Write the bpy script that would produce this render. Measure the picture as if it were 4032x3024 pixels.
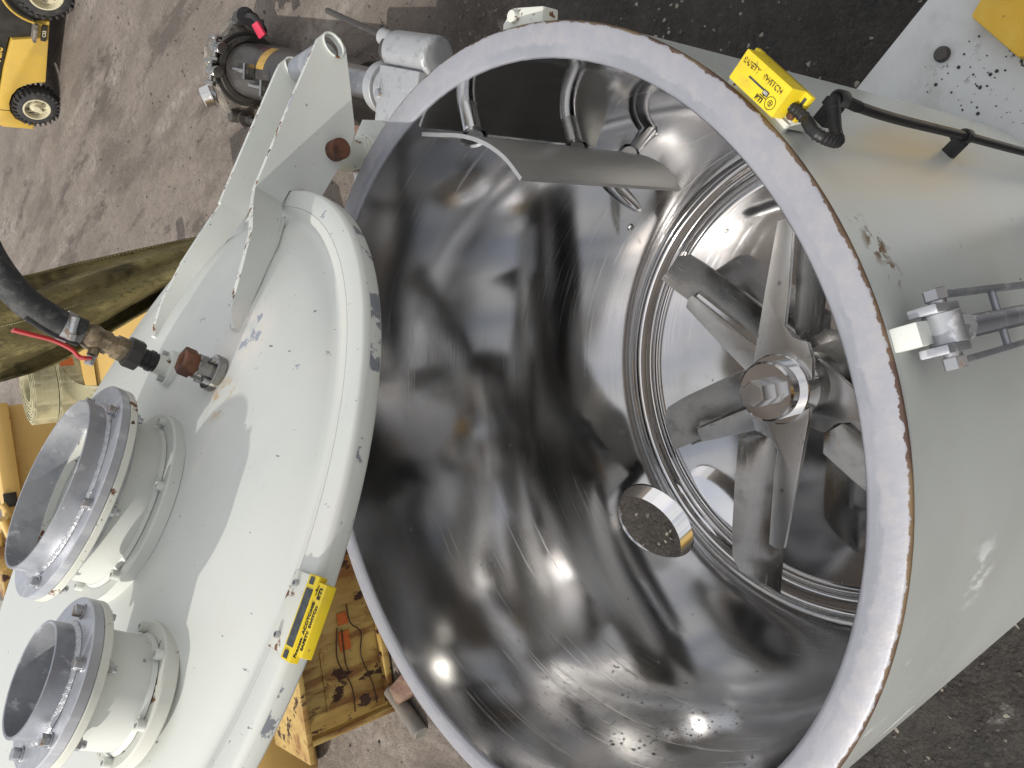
import bpy, bmesh, math, random
from mathutils import Vector, Matrix
random.seed(7)
PI = math.pi
sc = bpy.context.scene
for o in list(bpy.data.objects): bpy.data.objects.remove(o)
col = sc.collection
V = Vector

# ------------------------------------------------------------------ camera
ZR = 1.33                                   # height of the tank rim above the ground
TH, PH = 0.87141171, 3.28846328             # tank axis seen from the camera
nc = V((math.sin(TH)*math.cos(PH), math.sin(TH)*math.sin(PH), math.cos(TH)))
yc = (V((0, 0, -1)) + nc*nc.z).normalized(); xc = yc.cross(nc)
cam = bpy.data.cameras.new('camera'); camo = bpy.data.objects.new('camera', cam); col.objects.link(camo)
cam.sensor_width = 36; cam.lens = 28.242; cam.clip_start = .05; cam.clip_end = 2000
Mc = Matrix((xc, yc, nc)).to_4x4(); Mc.translation = V((.09346, -.95049, 2.09947))
camo.matrix_world = Mc
sc.camera = camo
# ------------------------------------------------------------------ sky, sun, exposure
SUN = V((-.665, -.11, .741)).normalized()   # direction towards the sun
w = bpy.data.worlds.new('World'); sc.world = w; w.use_nodes = True
nt = w.node_tree; bg = nt.nodes['Background']
sky = nt.nodes.new('ShaderNodeTexSky'); sky.sky_type = 'NISHITA'; sky.sun_disc = False
sky.sun_elevation = math.asin(SUN.z); sky.sun_rotation = math.atan2(SUN.x, SUN.y)
sky.air_density = 1.0; sky.dust_density = 3.0; sky.ozone_density = .8
wtc = nt.nodes.new('ShaderNodeTexCoord'); wno = nt.nodes.new('ShaderNodeTexNoise'); wno.inputs['Scale'].default_value = 2.6; wno.inputs['Detail'].default_value = 7; wno.inputs['Roughness'].default_value = .55
wmr = nt.nodes.new('ShaderNodeMapRange'); wmr.inputs[1].default_value = .36; wmr.inputs[2].default_value = .58; wmr.inputs[3].default_value = .38
wmx = nt.nodes.new('ShaderNodeMix'); wmx.data_type = 'RGBA'; wmx.inputs[7].default_value = (6.4, 6.3, 6.2, 1)      # broken white cloud
nt.links.new(wtc.outputs['Generated'], wno.inputs['Vector']); nt.links.new(wno.outputs['Fac'], wmr.inputs[0]); nt.links.new(wmr.outputs[0], wmx.inputs[0])
nt.links.new(sky.outputs[0], wmx.inputs[6]); nt.links.new(wmx.outputs[2], bg.inputs[0]); bg.inputs[1].default_value = .138
sl = bpy.data.lights.new('sun', 'SUN'); slo = bpy.data.objects.new('sun', sl); col.objects.link(slo)
sl.energy = 3.0; sl.angle = math.radians(.5); sl.color = (1, .95, .87)
slo.rotation_euler = (-SUN).to_track_quat('-Z', 'Y').to_euler()
slo.location = SUN*20
sc.view_settings.view_transform = 'Standard'; sc.view_settings.look = 'None'
sc.view_settings.exposure = 0.14; sc.view_settings.gamma = 1
sc.render.engine = 'CYCLES'
sc.cycles.max_bounces = 8; sc.cycles.glossy_bounces = 7; sc.cycles.diffuse_bounces = 2; sc.cycles.transmission_bounces = 2
sc.render.resolution_x = 1024; sc.render.resolution_y = 768

# ------------------------------------------------------------------ materials
MATS = {}
def mat(name, base, rough=.5, metal=0., layers=(), bump=None, spec=.5, rvar=None, coat=0., aniso=0.):
    """layers: dicts (scale, lo, hi, col, rough, metal, stretch, seed, detail, amount)"""
    m = bpy.data.materials.new(name); m.use_nodes = True; t = m.node_tree; N = t.nodes; L = t.links
    p = N['Principled BSDF']
    p.inputs['Specular IOR Level'].default_value = spec
    p.inputs['Coat Weight'].default_value = coat
    p.inputs['Anisotropic'].default_value = aniso
    tc = N.new('ShaderNodeTexCoord')
    def noise(scale, stretch=(1, 1, 1), seed=0, detail=5, rg=.6, dist=0):
        mp = N.new('ShaderNodeMapping'); mp.inputs['Scale'].default_value = stretch; mp.inputs['Location'].default_value = (seed*3.7, seed*1.3, seed*2.1)
        L.new(tc.outputs['Object'], mp.inputs[0])
        n = N.new('ShaderNodeTexNoise'); n.inputs['Scale'].default_value = scale; n.inputs['Detail'].default_value = detail
        n.inputs['Roughness'].default_value = rg; n.inputs['Distortion'].default_value = dist
        L.new(mp.outputs[0], n.inputs['Vector']); return n.outputs['Fac']
    def ramp(src, lo, hi):
        r = N.new('ShaderNodeMapRange'); r.inputs[1].default_value = lo; r.inputs[2].default_value = hi
        r.interpolation_type = 'SMOOTHSTEP'; L.new(src, r.inputs[0]); return r.outputs[0]
    def mixf(f, a, b):
        x = N.new('ShaderNodeMix'); x.data_type = 'FLOAT'; L.new(f, x.inputs[0])
        (L.new(a, x.inputs[2]) if hasattr(a, 'links') else setattr(x.inputs[2], 'default_value', a)); x.inputs[3].default_value = b
        return x.outputs[0]
    cc = None; rr = rough; mm = metal
    rgb = N.new('ShaderNodeRGB'); rgb.outputs[0].default_value = (*base, 1); cc = rgb.outputs[0]
    for i, l in enumerate(layers):
        f = ramp(noise(l.get('scale', 5), l.get('stretch', (1, 1, 1)), l.get('seed', i), l.get('detail', 6), l.get('rg', .6), l.get('dist', 0)), l['lo'], l['hi'])
        if 'mask' in l:
            f2 = ramp(noise(l['mask'][0], (1, 1, 1), l.get('seed', i)+9, 3), l['mask'][1], l['mask'][2])
            k = N.new('ShaderNodeMath'); k.operation = 'MULTIPLY'; L.new(f, k.inputs[0]); L.new(f2, k.inputs[1]); f = k.outputs[0]
        if 'axis' in l:      # restrict to a band of an object coordinate
            ax, a, b = l['axis']; sx = N.new('ShaderNodeSeparateXYZ'); L.new(tc.outputs['Object'], sx.inputs[0])
            f2 = ramp(sx.outputs[ax], a, b); k = N.new('ShaderNodeMath'); k.operation = 'MULTIPLY'; L.new(f, k.inputs[0]); L.new(f2, k.inputs[1]); f = k.outputs[0]
        if 'spot' in l:      # a stain or painted reflection with a place of its own: centre, inner and outer radius
            (px_, r0_, r1_) = l['spot']; vd = N.new('ShaderNodeVectorMath'); vd.operation = 'DISTANCE'; L.new(tc.outputs['Object'], vd.inputs[0]); vd.inputs[1].default_value = px_
            f2 = ramp(vd.outputs['Value'], r1_, r0_); k = N.new('ShaderNodeMath'); k.operation = 'MULTIPLY'; L.new(f, k.inputs[0]); L.new(f2, k.inputs[1]); f = k.outputs[0]
        if l.get('amount', 1) != 1:
            k = N.new('ShaderNodeMath'); k.operation = 'MULTIPLY'; L.new(f, k.inputs[0]); k.inputs[1].default_value = l['amount']; f = k.outputs[0]
        x = N.new('ShaderNodeMix'); x.data_type = 'RGBA'; L.new(f, x.inputs[0]); L.new(cc, x.inputs[6]); x.inputs[7].default_value = (*l['col'], 1); cc = x.outputs[2]
        if 'rough' in l: rr = mixf(f, rr, l['rough'])
        if 'metal' in l: mm = mixf(f, mm, l['metal'])
    L.new(cc, p.inputs['Base Color'])
    if rvar:     # scale, stretch, amount
        f = noise(rvar[0], rvar[1], 31, 6); k = N.new('ShaderNodeMath'); k.operation = 'MULTIPLY_ADD'; L.new(f, k.inputs[0]); k.inputs[1].default_value = rvar[2]
        (L.new(rr, k.inputs[2]) if hasattr(rr, 'links') else setattr(k.inputs[2], 'default_value', rr-rvar[2]*.5)); rr = k.outputs[0]
    for v, k in ((rr, 'Roughness'), (mm, 'Metallic')):
        (L.new(v, p.inputs[k]) if hasattr(v, 'links') else setattr(p.inputs[k], 'default_value', v))
    if bump:
        prev = None
        for b in bump:       # scale, strength, distance, stretch
            bn = N.new('ShaderNodeBump'); bn.inputs['Strength'].default_value = b[1]; bn.inputs['Distance'].default_value = b[2]
            L.new(noise(b[0], b[3] if len(b) > 3 else (1, 1, 1), 17+b[0], b[4] if len(b) > 4 else 4), bn.inputs['Height'])
            if prev: L.new(prev, bn.inputs['Normal'])
            prev = bn.outputs[0]
        L.new(prev, p.inputs['Normal'])
    m['nodes'] = 1; MATS[name] = m
    return m
RUST = (.15, .065, .028); RUSTD = (.06, .03, .018)
white = mat('white_paint', (.63, .652, .615), .38, layers=[
    dict(scale=2.2, lo=.45, hi=.75, col=(.555, .578, .552), rough=.45),
    dict(scale=9, lo=.52, hi=.75, col=(.66, .66, .62), stretch=(.35, 1, 1), seed=11, rough=.5),
    dict(scale=44, lo=.68, hi=.71, col=(.32, .34, .39), rough=.6, stretch=(1, .55, 1), mask=(4, .40, .55)),
    dict(scale=24, lo=.71, hi=.73, col=(.40, .42, .47), rough=.6, stretch=(.6, 1.3, 1), seed=5, mask=(2.5, .46, .56)), dict(scale=6, lo=.62, hi=.80, col=(.60, .53, .40), rough=.6, seed=25, amount=.35),
    dict(scale=70, lo=.69, hi=.71, col=(.20, .20, .22), rough=.7, seed=14, stretch=(1, .4, 1)),
    dict(scale=110, lo=.70, hi=.72, col=(.14, .12, .10), rough=.7, seed=9, mask=(5, .45, .55)),
    dict(scale=14, lo=.42, hi=.52, col=(.70, .68, .63), rough=.7, seed=41, detail=8, rg=.75, spot=((.255, -.315, .075), .03, .085)),
    dict(scale=30, lo=.50, hi=.60, col=(.50, .38, .22), rough=.8, seed=42, detail=8, spot=((.160, -.315, .075), .012, .045)),
    dict(scale=30, lo=.58, hi=.62, col=(.34, .36, .43), rough=.6, seed=43, spot=((.27, -.33, .075), .03, .07))],
    bump=[(3, .06, .02), (220, .05, .001)])
white_edge = mat('chipped_white_edge', (.60, .625, .59), .45, layers=[
    dict(scale=45, lo=.57, hi=.61, col=RUST, rough=.85, detail=8), dict(scale=60, lo=.62, hi=.65, col=RUSTD, rough=.9, seed=4),
    dict(scale=22, lo=.6, hi=.65, col=(.30, .31, .36), rough=.6, seed=8)], bump=[(90, .3, .002)])
flange_chip = mat('chipped_flange_paint', (.60, .625, .59), .42, layers=[
    dict(scale=16, lo=.54, hi=.57, col=(.20, .215, .245), rough=.55, detail=8), dict(scale=45, lo=.66, hi=.68, col=RUST, rough=.85, seed=4, mask=(5, .55, .62))], bump=[(90, .2, .001)])
white_rusty = mat('rusty_white_paint', (.62, .63, .57), .45, layers=[
    dict(scale=9, lo=.55, hi=.75, col=(.55, .46, .30), amount=.8), dict(scale=26, lo=.59, hi=.63, col=RUST, rough=.85, detail=9),
    dict(scale=60, lo=.66, hi=.69, col=RUSTD, rough=.9, seed=3)], bump=[(70, .15, .002)])
grey_paint = mat('grey_green_paint', (.52, .55, .53), .30, layers=[
    dict(scale=1.6, lo=.40, hi=.70, col=(.45, .475, .455), rough=.25),
    dict(scale=5, lo=.55, hi=.8, col=(.60, .625, .61), stretch=(1, 1, .2), rough=.42, seed=3),
    dict(scale=7, lo=.60, hi=.85, col=(.50, .43, .33), seed=6, amount=.35),
    dict(scale=34, lo=.62, hi=.66, col=(.20, .12, .06), rough=.85, seed=12, detail=8, mask=(4, .60, .66)), dict(scale=26, lo=.63, hi=.67, col=(.62, .65, .64), rough=.6, seed=21, stretch=(1, 1, .22), mask=(3, .56, .62)),
    dict(scale=90, lo=.70, hi=.73, col=(.50, .52, .50), stretch=(1, 1, .3), seed=15),
    dict(scale=60, lo=.50, hi=.56, col=(.17, .10, .05), rough=.85, seed=31, detail=8, rg=.75, spot=((.180, -.573, 1.272), .008, .032)),
    dict(scale=60, lo=.53, hi=.58, col=(.17, .10, .05), rough=.85, seed=32, detail=8, rg=.75, spot=((.150, -.581, 1.262), .004, .024)),
    dict(scale=60, lo=.55, hi=.60, col=(.20, .13, .07), rough=.85, seed=35, detail=8, rg=.75, spot=((.21, -.562, 1.285), .004, .022)),
    dict(scale=40, lo=.50, hi=.58, col=(.70, .73, .72), rough=.6, seed=33, stretch=(1, 1, .3), spot=((-.197, -.567, 1.12), .01, .06)),
    dict(scale=3, lo=.2, hi=.4, col=(.56, .44, .28), rough=.3, seed=34, amount=.22, spot=((.27, -.53, .98), .03, .20))],  # soft orange reflection on the wall, painted into the colour
    bump=[(2.2, .12, .02, (1, 1, 1), 1), (24, .05, .002, (1, 1, .2)), (160, .03, .001)], spec=.5)
steel = mat('polished_stainless', (.65, .65, .65), .05, 1, layers=[
    dict(scale=1.6, lo=.35, hi=.70, col=(.58, .58, .58), rough=.085, detail=2),
    dict(scale=5, lo=.3, hi=.8, col=(.68, .68, .68), stretch=(.5, .5, 20), rough=.06, seed=4, amount=.6),
    dict(scale=170, lo=.70, hi=.73, col=(.30, .29, .28), rough=.5, seed=7, mask=(3, .48, .58)),
    dict(scale=34, lo=.60, hi=.66, col=(.80, .80, .80), rough=.22, seed=19, stretch=(.09, .09, 4), mask=(2.5, .44, .6)), dict(scale=46, lo=.62, hi=.66, col=(.34, .335, .33), rough=.25, seed=23, stretch=(.09, .09, 4), mask=(2.2, .46, .6)), dict(scale=7, lo=.55, hi=.75, col=(.50, .47, .42), rough=.20, seed=27, detail=8, amount=.5)],
    bump=[(1.9, .55, .04, (1, 1, 1), 0), (.9, .5, .06, (1, 1, 1), 0), (300, .06, .0005, (.05, .05, 3))], rvar=(70, (.15, .15, 8), .05), aniso=.3)
mirror = mat('mirror_stainless', (.78, .78, .79), .045, 1, layers=[
    dict(scale=4, lo=.4, hi=.75, col=(.70, .70, .70), rough=.07),
    dict(scale=40, lo=.66, hi=.70, col=(.45, .44, .43), rough=.3, seed=6, mask=(4, .5, .6))],
    bump=[(4, .10, .012, (1, 1, 1), 0), (200, .03, .0004, (1, .1, 1))], rvar=(120, (1, 1, 1), .05))
satin = mat('satin_stainless', (.32, .315, .305), .19, 1, layers=[
    dict(scale=6, lo=.40, hi=.66, col=(.25, .245, .235), rough=.15, seed=2, detail=3), dict(scale=14, lo=.50, hi=.72, col=(.16, .155, .15), rough=.14, seed=5, detail=4, amount=.7),
    dict(scale=120, lo=.58, hi=.70, col=(.46, .455, .44), rough=.34, seed=13, stretch=(.08, 1, 1), amount=.7),
    dict(scale=30, lo=.60, hi=.72, col=(.40, .34, .25), rough=.45, seed=9, mask=(4, .5, .65), amount=.6)],
    bump=[(260, .16, .0007, (.08, 1, 1)), (22, .05, .003)], rvar=(50, (1, 1, 1), .1))
brushed = mat('brushed_stainless', (.68, .675, .665), .30, 1, layers=[dict(scale=4, lo=.4, hi=.7, col=(.50, .495, .485), rough=.38), dict(scale=16, lo=.62, hi=.66, col=(.26, .25, .24), rough=.3, seed=8, mask=(5, .5, .6)), dict(scale=80, lo=.5, hi=.75, col=(.62, .62, .61), stretch=(1, 1, .06), seed=4)], bump=[(260, .08, .0006, (1, 1, .08))])
galv = mat('galvanised_steel', (.46, .475, .50), .45, .75, layers=[
    dict(scale=14, lo=.42, hi=.62, col=(.32, .335, .37), rough=.5), dict(scale=40, lo=.58, hi=.66, col=(.66, .67, .70), rough=.4, seed=3),
    dict(scale=30, lo=.68, hi=.71, col=(.24, .16, .11), rough=.8, metal=0, seed=7)], bump=[(60, .18, .002), (14, .12, .006)])
machined = mat('machined_steel', (.47, .485, .52), .4, .5, layers=[
    dict(scale=6, lo=.35, hi=.7, col=(.40, .42, .46)), dict(scale=60, lo=.45, hi=.75, col=(.58, .59, .62), stretch=(1, 1, .08), seed=4)],
    bump=[(200, .08, .001, (1, 1, .05))])
boltm = mat('zinc_bolt', (.45, .46, .48), .35, .9, layers=[dict(scale=60, lo=.55, hi=.65, col=(.22, .17, .13), rough=.7, metal=.2)], bump=[(90, .1, .001)])
rustm = mat('rusty_steel', (.13, .055, .03), .85, layers=[dict(scale=40, lo=.45, hi=.6, col=(.065, .03, .02)), dict(scale=80, lo=.62, hi=.7, col=(.26, .11, .04), seed=3)], bump=[(90, .5, .003)])
chrome = mat('steel_rod', (.26, .265, .275), .3, .9, layers=[dict(scale=9, lo=.4, hi=.7, col=(.18, .18, .19), rough=.4), dict(scale=60, lo=.6, hi=.7, col=(.4, .4, .4), seed=4)], bump=[(8, .03, .01)])
alum = mat('cast_aluminium', (.42, .43, .44), .5, .55, layers=[dict(scale=25, lo=.5, hi=.7, col=(.30, .31, .33), rough=.6), dict(scale=70, lo=.62, hi=.7, col=(.6, .6, .6), seed=4)], bump=[(120, .2, .002)])
blackm = mat('black_rubber', (.013, .013, .014), .45, layers=[dict(scale=30, lo=.5, hi=.7, col=(.03, .03, .031), rough=.6)], bump=[(120, .1, .001)])
hosem = mat('woven_hose', (.022, .024, .025), .6, layers=[dict(scale=70, lo=.48, hi=.62, col=(.06, .062, .06), rough=.7)], bump=[(260, .5, .002, (1, 1, 1))])
darkst = mat('oily_dark_steel', (.065, .06, .056), .42, .5, layers=[dict(scale=12, lo=.45, hi=.65, col=(.085, .08, .072), rough=.6), dict(scale=40, lo=.62, hi=.7, col=(.14, .12, .09), rough=.7, seed=5)], bump=[(80, .15, .002)])
cast = mat('dirty_casting', (.15, .135, .115), .7, .2, layers=[dict(scale=18, lo=.45, hi=.6, col=(.28, .25, .21), rough=.8), dict(scale=50, lo=.58, hi=.65, col=(.06, .05, .045), seed=6)], bump=[(60, .5, .004)])
brass = mat('dirty_brass', (.27, .215, .14), .45, .6, layers=[dict(scale=45, lo=.5, hi=.62, col=(.12, .09, .06), rough=.7, metal=.2), dict(scale=30, lo=.62, hi=.68, col=(.28, .33, .30), rough=.7, metal=0, seed=4)], bump=[(120, .15, .001)])
redm = mat('red_handle', (.38, .022, .022), .4, layers=[dict(scale=50, lo=.62, hi=.68, col=(.13, .02, .02), rough=.6)])
pinkm = mat('red_tag', (.55, .035, .08), .45, bump=[(40, .2, .003)])
swyel = mat('switch_yellow', (.72, .55, .02), .42, layers=[dict(scale=25, lo=.50, hi=.70, col=(.55, .41, .04), rough=.6, seed=3, amount=.7), dict(scale=130, lo=.62, hi=.68, col=(.35, .26, .05), rough=.7, seed=14), dict(scale=55, lo=.67, hi=.70, col=(.16, .10, .01), rough=.7, mask=(14, .5, .58)), dict(scale=20, lo=.55, hi=.8, col=(.70, .52, .02))])
inlay = mat('dark_inlay', (.035, .045, .055), .55, layers=[dict(scale=80, lo=.45, hi=.65, col=(.07, .08, .09))])
ink = mat('black_ink', (.02, .018, .01), .5)
inkworn = mat('worn_ink', (.06, .045, .01), .5, layers=[dict(scale=300, lo=.5, hi=.55, col=(.6, .46, .02))])
fyel = mat('forklift_yellow', (.60, .40, .075), .35, layers=[dict(scale=3, lo=.4, hi=.7, col=(.52, .35, .08), rough=.5), dict(scale=12, lo=.55, hi=.75, col=(.38, .29, .12), rough=.7, seed=6, amount=.6), dict(scale=40, lo=.68, hi=.71, col=(.2, .13, .05), rough=.7)], bump=[(4, .04, .01)])
fblack = mat('black_plastic', (.022, .021, .018), .5, layers=[dict(scale=6, lo=.45, hi=.7, col=(.04, .037, .03), rough=.6)])
tyre = mat('tyre_rubber', (.03, .03, .032), .75, layers=[dict(scale=14, lo=.45, hi=.7, col=(.065, .06, .056), rough=.85)], bump=[(60, .2, .003)])
cream = mat('cream_wheel', (.60, .56, .40), .5, layers=[dict(scale=30, lo=.6, hi=.68, col=(.2, .17, .12), rough=.7)])
rdark = mat('dark_rusty_pipe', (.05, .024, .015), .85, layers=[dict(scale=50, lo=.5, hi=.6, col=(.10, .045, .02))], bump=[(90, .4, .002)])
yrust = mat('rusty_yellow_paint', (.47, .33, .105), .5, layers=[
    dict(scale=4, lo=.40, hi=.66, col=(.27, .14, .035), stretch=(1, 1, .3)),
    dict(scale=9, lo=.48, hi=.62, col=(.20, .085, .022), stretch=(1.3, 1, .25), seed=4, rough=.7, amount=.9),
    dict(scale=14, lo=.575, hi=.625, col=(.05, .022, .014), stretch=(1, 1, .55), seed=8, rough=.9, detail=8),
    dict(scale=50, lo=.66, hi=.69, col=(.05, .022, .015), seed=11, rough=.9)], bump=[(30, .12, .004)])
ypale = mat('faded_yellow_paint', (.62, .41, .13), .5, layers=[
    dict(scale=2.5, lo=.4, hi=.7, col=(.56, .36, .10)), dict(scale=30, lo=.66, hi=.70, col=(.22, .11, .03), rough=.8), dict(scale=8, lo=.62, hi=.75, col=(.66, .50, .24), seed=4)], bump=[(5, .06, .01)])
orange = mat('orange_sticker', (.50, .12, .02), .5, layers=[dict(scale=60, lo=.55, hi=.6, col=(.33, .08, .02))])
sling_m = mat('olive_webbing', (.21, .175, .075), .85, layers=[
    dict(scale=5, lo=.42, hi=.60, col=(.12, .096, .042)), dict(scale=14, lo=.52, hi=.66, col=(.27, .23, .10), seed=4, stretch=(1, 1, .5)),
    dict(scale=7, lo=.56, hi=.70, col=(.05, .04, .02), seed=9), dict(scale=150, lo=.52, hi=.66, col=(.10, .085, .04), seed=2, stretch=(1, 1, .5))], bump=[(420, .7, .0015, (1, 1, .35)), (12, .3, .01)], spec=.2)
web_m = mat('cream_webbing', (.40, .37, .23), .85, layers=[dict(scale=12, lo=.45, hi=.65, col=(.26, .24, .15)), dict(scale=40, lo=.5, hi=.65, col=(.46, .43, .29), stretch=(1, 1, .1), seed=3)], bump=[(120, .5, .003, (.2, .2, 2))], spec=.2)
timber = mat('dirty_timber', (.17, .10, .075), .8, layers=[dict(scale=20, lo=.45, hi=.65, col=(.27, .19, .13), stretch=(1, .15, 1)), dict(scale=60, lo=.6, hi=.66, col=(.06, .04, .03), seed=4)], bump=[(60, .3, .003)])
deck_m = mat('scuffed_white_plate', (.57, .585, .59), .5, layers=[
    dict(scale=4, lo=.45, hi=.7, col=(.48, .49, .48)), dict(scale=26, lo=.575, hi=.595, col=(.05, .045, .04), rough=.85, detail=9, rg=.75, mask=(5, .44, .54)), dict(scale=9, lo=.5, hi=.75, col=(.38, .37, .35), seed=12, amount=.6),
    dict(scale=85, lo=.68, hi=.70, col=(.06, .055, .05), rough=.85, seed=5)], bump=[(40, .2, .003)])
deck_y = mat('scuffed_yellow_step', (.66, .40, .03), .5, layers=[dict(scale=22, lo=.60, hi=.64, col=(.10, .07, .03), rough=.85, detail=9), dict(scale=6, lo=.5, hi=.75, col=(.72, .48, .08))], bump=[(40, .2, .003)])
weldm = mat('weld_bead', (.5, .51, .53), .35, .8, bump=[(160, .8, .004)])
label_y = mat('ochre_label', (.42, .26, .05), .6, layers=[dict(scale=40, lo=.5, hi=.7, col=(.30, .18, .04))])
paper = mat('white_paper', (.65, .63, .55), .6)
polygrey = mat('grey_pipe', (.16, .155, .14), .55, layers=[dict(scale=8, lo=.4, hi=.7, col=(.24, .21, .17))])

def glass_drop():
    m = bpy.data.materials.new('water_drop'); m.use_nodes = True; p = m.node_tree.nodes['Principled BSDF']
    p.inputs['Base Color'].default_value = (.9, .92, .95, 1); p.inputs['Roughness'].default_value = .03; p.inputs['Metallic'].default_value = 0
    p.inputs['Transmission Weight'].default_value = 1; p.inputs['IOR'].default_value = 1.33
    tcn = m.node_tree.nodes.new('ShaderNodeTexNoise'); tcn.inputs['Scale'].default_value = 5
    return m
drop = glass_drop()

def rim_material():
    m = bpy.data.materials.new('rim_grey_paint'); m.use_nodes = True; t = m.node_tree; N = t.nodes; L = t.links; p = N['Principled BSDF']
    tc = N.new('ShaderNodeTexCoord'); sx = N.new('ShaderNodeSeparateXYZ'); L.new(tc.outputs['Object'], sx.inputs[0])
    cmb = N.new('ShaderNodeCombineXYZ'); L.new(sx.outputs[0], cmb.inputs[0]); L.new(sx.outputs[1], cmb.inputs[1])
    ln = N.new('ShaderNodeVectorMath'); ln.operation = 'LENGTH'; L.new(cmb.outputs[0], ln.inputs[0])
    at = N.new('ShaderNodeMath'); at.operation = 'ARCTAN2'; L.new(sx.outputs[1], at.inputs[0]); L.new(sx.outputs[0], at.inputs[1])
    pc = N.new('ShaderNodeCombineXYZ'); L.new(at.outputs[0], pc.inputs[0]); L.new(ln.outputs['Value'], pc.inputs[1])
    def noise(vec, scale, det=6):
        n = N.new('ShaderNodeTexNoise'); n.inputs['Scale'].default_value = scale; n.inputs['Detail'].default_value = det; n.inputs['Roughness'].default_value = .65; L.new(vec, n.inputs[0]); return n.outputs['Fac']
    def mr(src, a, b, smooth=True):
        r = N.new('ShaderNodeMapRange'); r.inputs[1].default_value = a; r.inputs[2].default_value = b; L.new(src, r.inputs[0]); return r.outputs[0]
    def mixc(f, a, b):
        x = N.new('ShaderNodeMix'); x.data_type = 'RGBA'; L.new(f, x.inputs[0])
        for v, k in ((a, 6), (b, 7)):
            if isinstance(v, tuple): x.inputs[k].default_value = (*v, 1)
            else: L.new(v, x.inputs[k])
        return x.outputs[2]
    obj = tc.outputs['Object']
    mp = N.new('ShaderNodeMapping'); mp.inputs['Scale'].default_value = (3, 60, 1); L.new(pc.outputs[0], mp.inputs[0])
    c = mixc(mr(noise(obj, 7), .42, .62), (.25, .258, .295), (.31, .318, .35))
    c = mixc(mr(noise(mp.outputs[0], 2.2), .55, .72), c, (.33, .335, .365))
    # worn lighter outer band, ragged towards the darker sealing band
    k = N.new('ShaderNodeMath'); k.operation = 'MULTIPLY_ADD'; L.new(noise(obj, 26), k.inputs[0]); k.inputs[1].default_value = .03; L.new(ln.outputs['Value'], k.inputs[2])
    c = mixc(mr(k.outputs[0], .584, .588), c, mixc(mr(noise(obj, 45), .45, .6), (.305, .31, .345), (.34, .335, .355)))
    # rust line along the outer edge
    k2 = N.new('ShaderNodeMath'); k2.operation = 'MULTIPLY_ADD'; L.new(noise(obj, 60, 8), k2.inputs[0]); k2.inputs[1].default_value = .014; L.new(ln.outputs['Value'], k2.inputs[2])
    f = mr(k2.outputs[0], .6050, .6056)
    c = mixc(f, c, mixc(mr(noise(obj, 9), .42, .58), (.085, .05, .038), (.17, .115, .065)))
    L.new(c, p.inputs['Base Color'])
    p.inputs['Metallic'].default_value = .15
    rr = N.new('ShaderNodeMapRange'); rr.inputs[3].default_value = .32; rr.inputs[4].default_value = .6; L.new(noise(obj, 30), rr.inputs[0]); L.new(rr.outputs[0], p.inputs['Roughness'])
    b = N.new('ShaderNodeBump'); b.inputs['Strength'].default_value = .25; b.inputs['Distance'].default_value = .002; L.new(noise(obj, 70), b.inputs['Height']); L.new(b.outputs[0], p.inputs['Normal'])
    return m
rim_m = rim_material()

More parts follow.
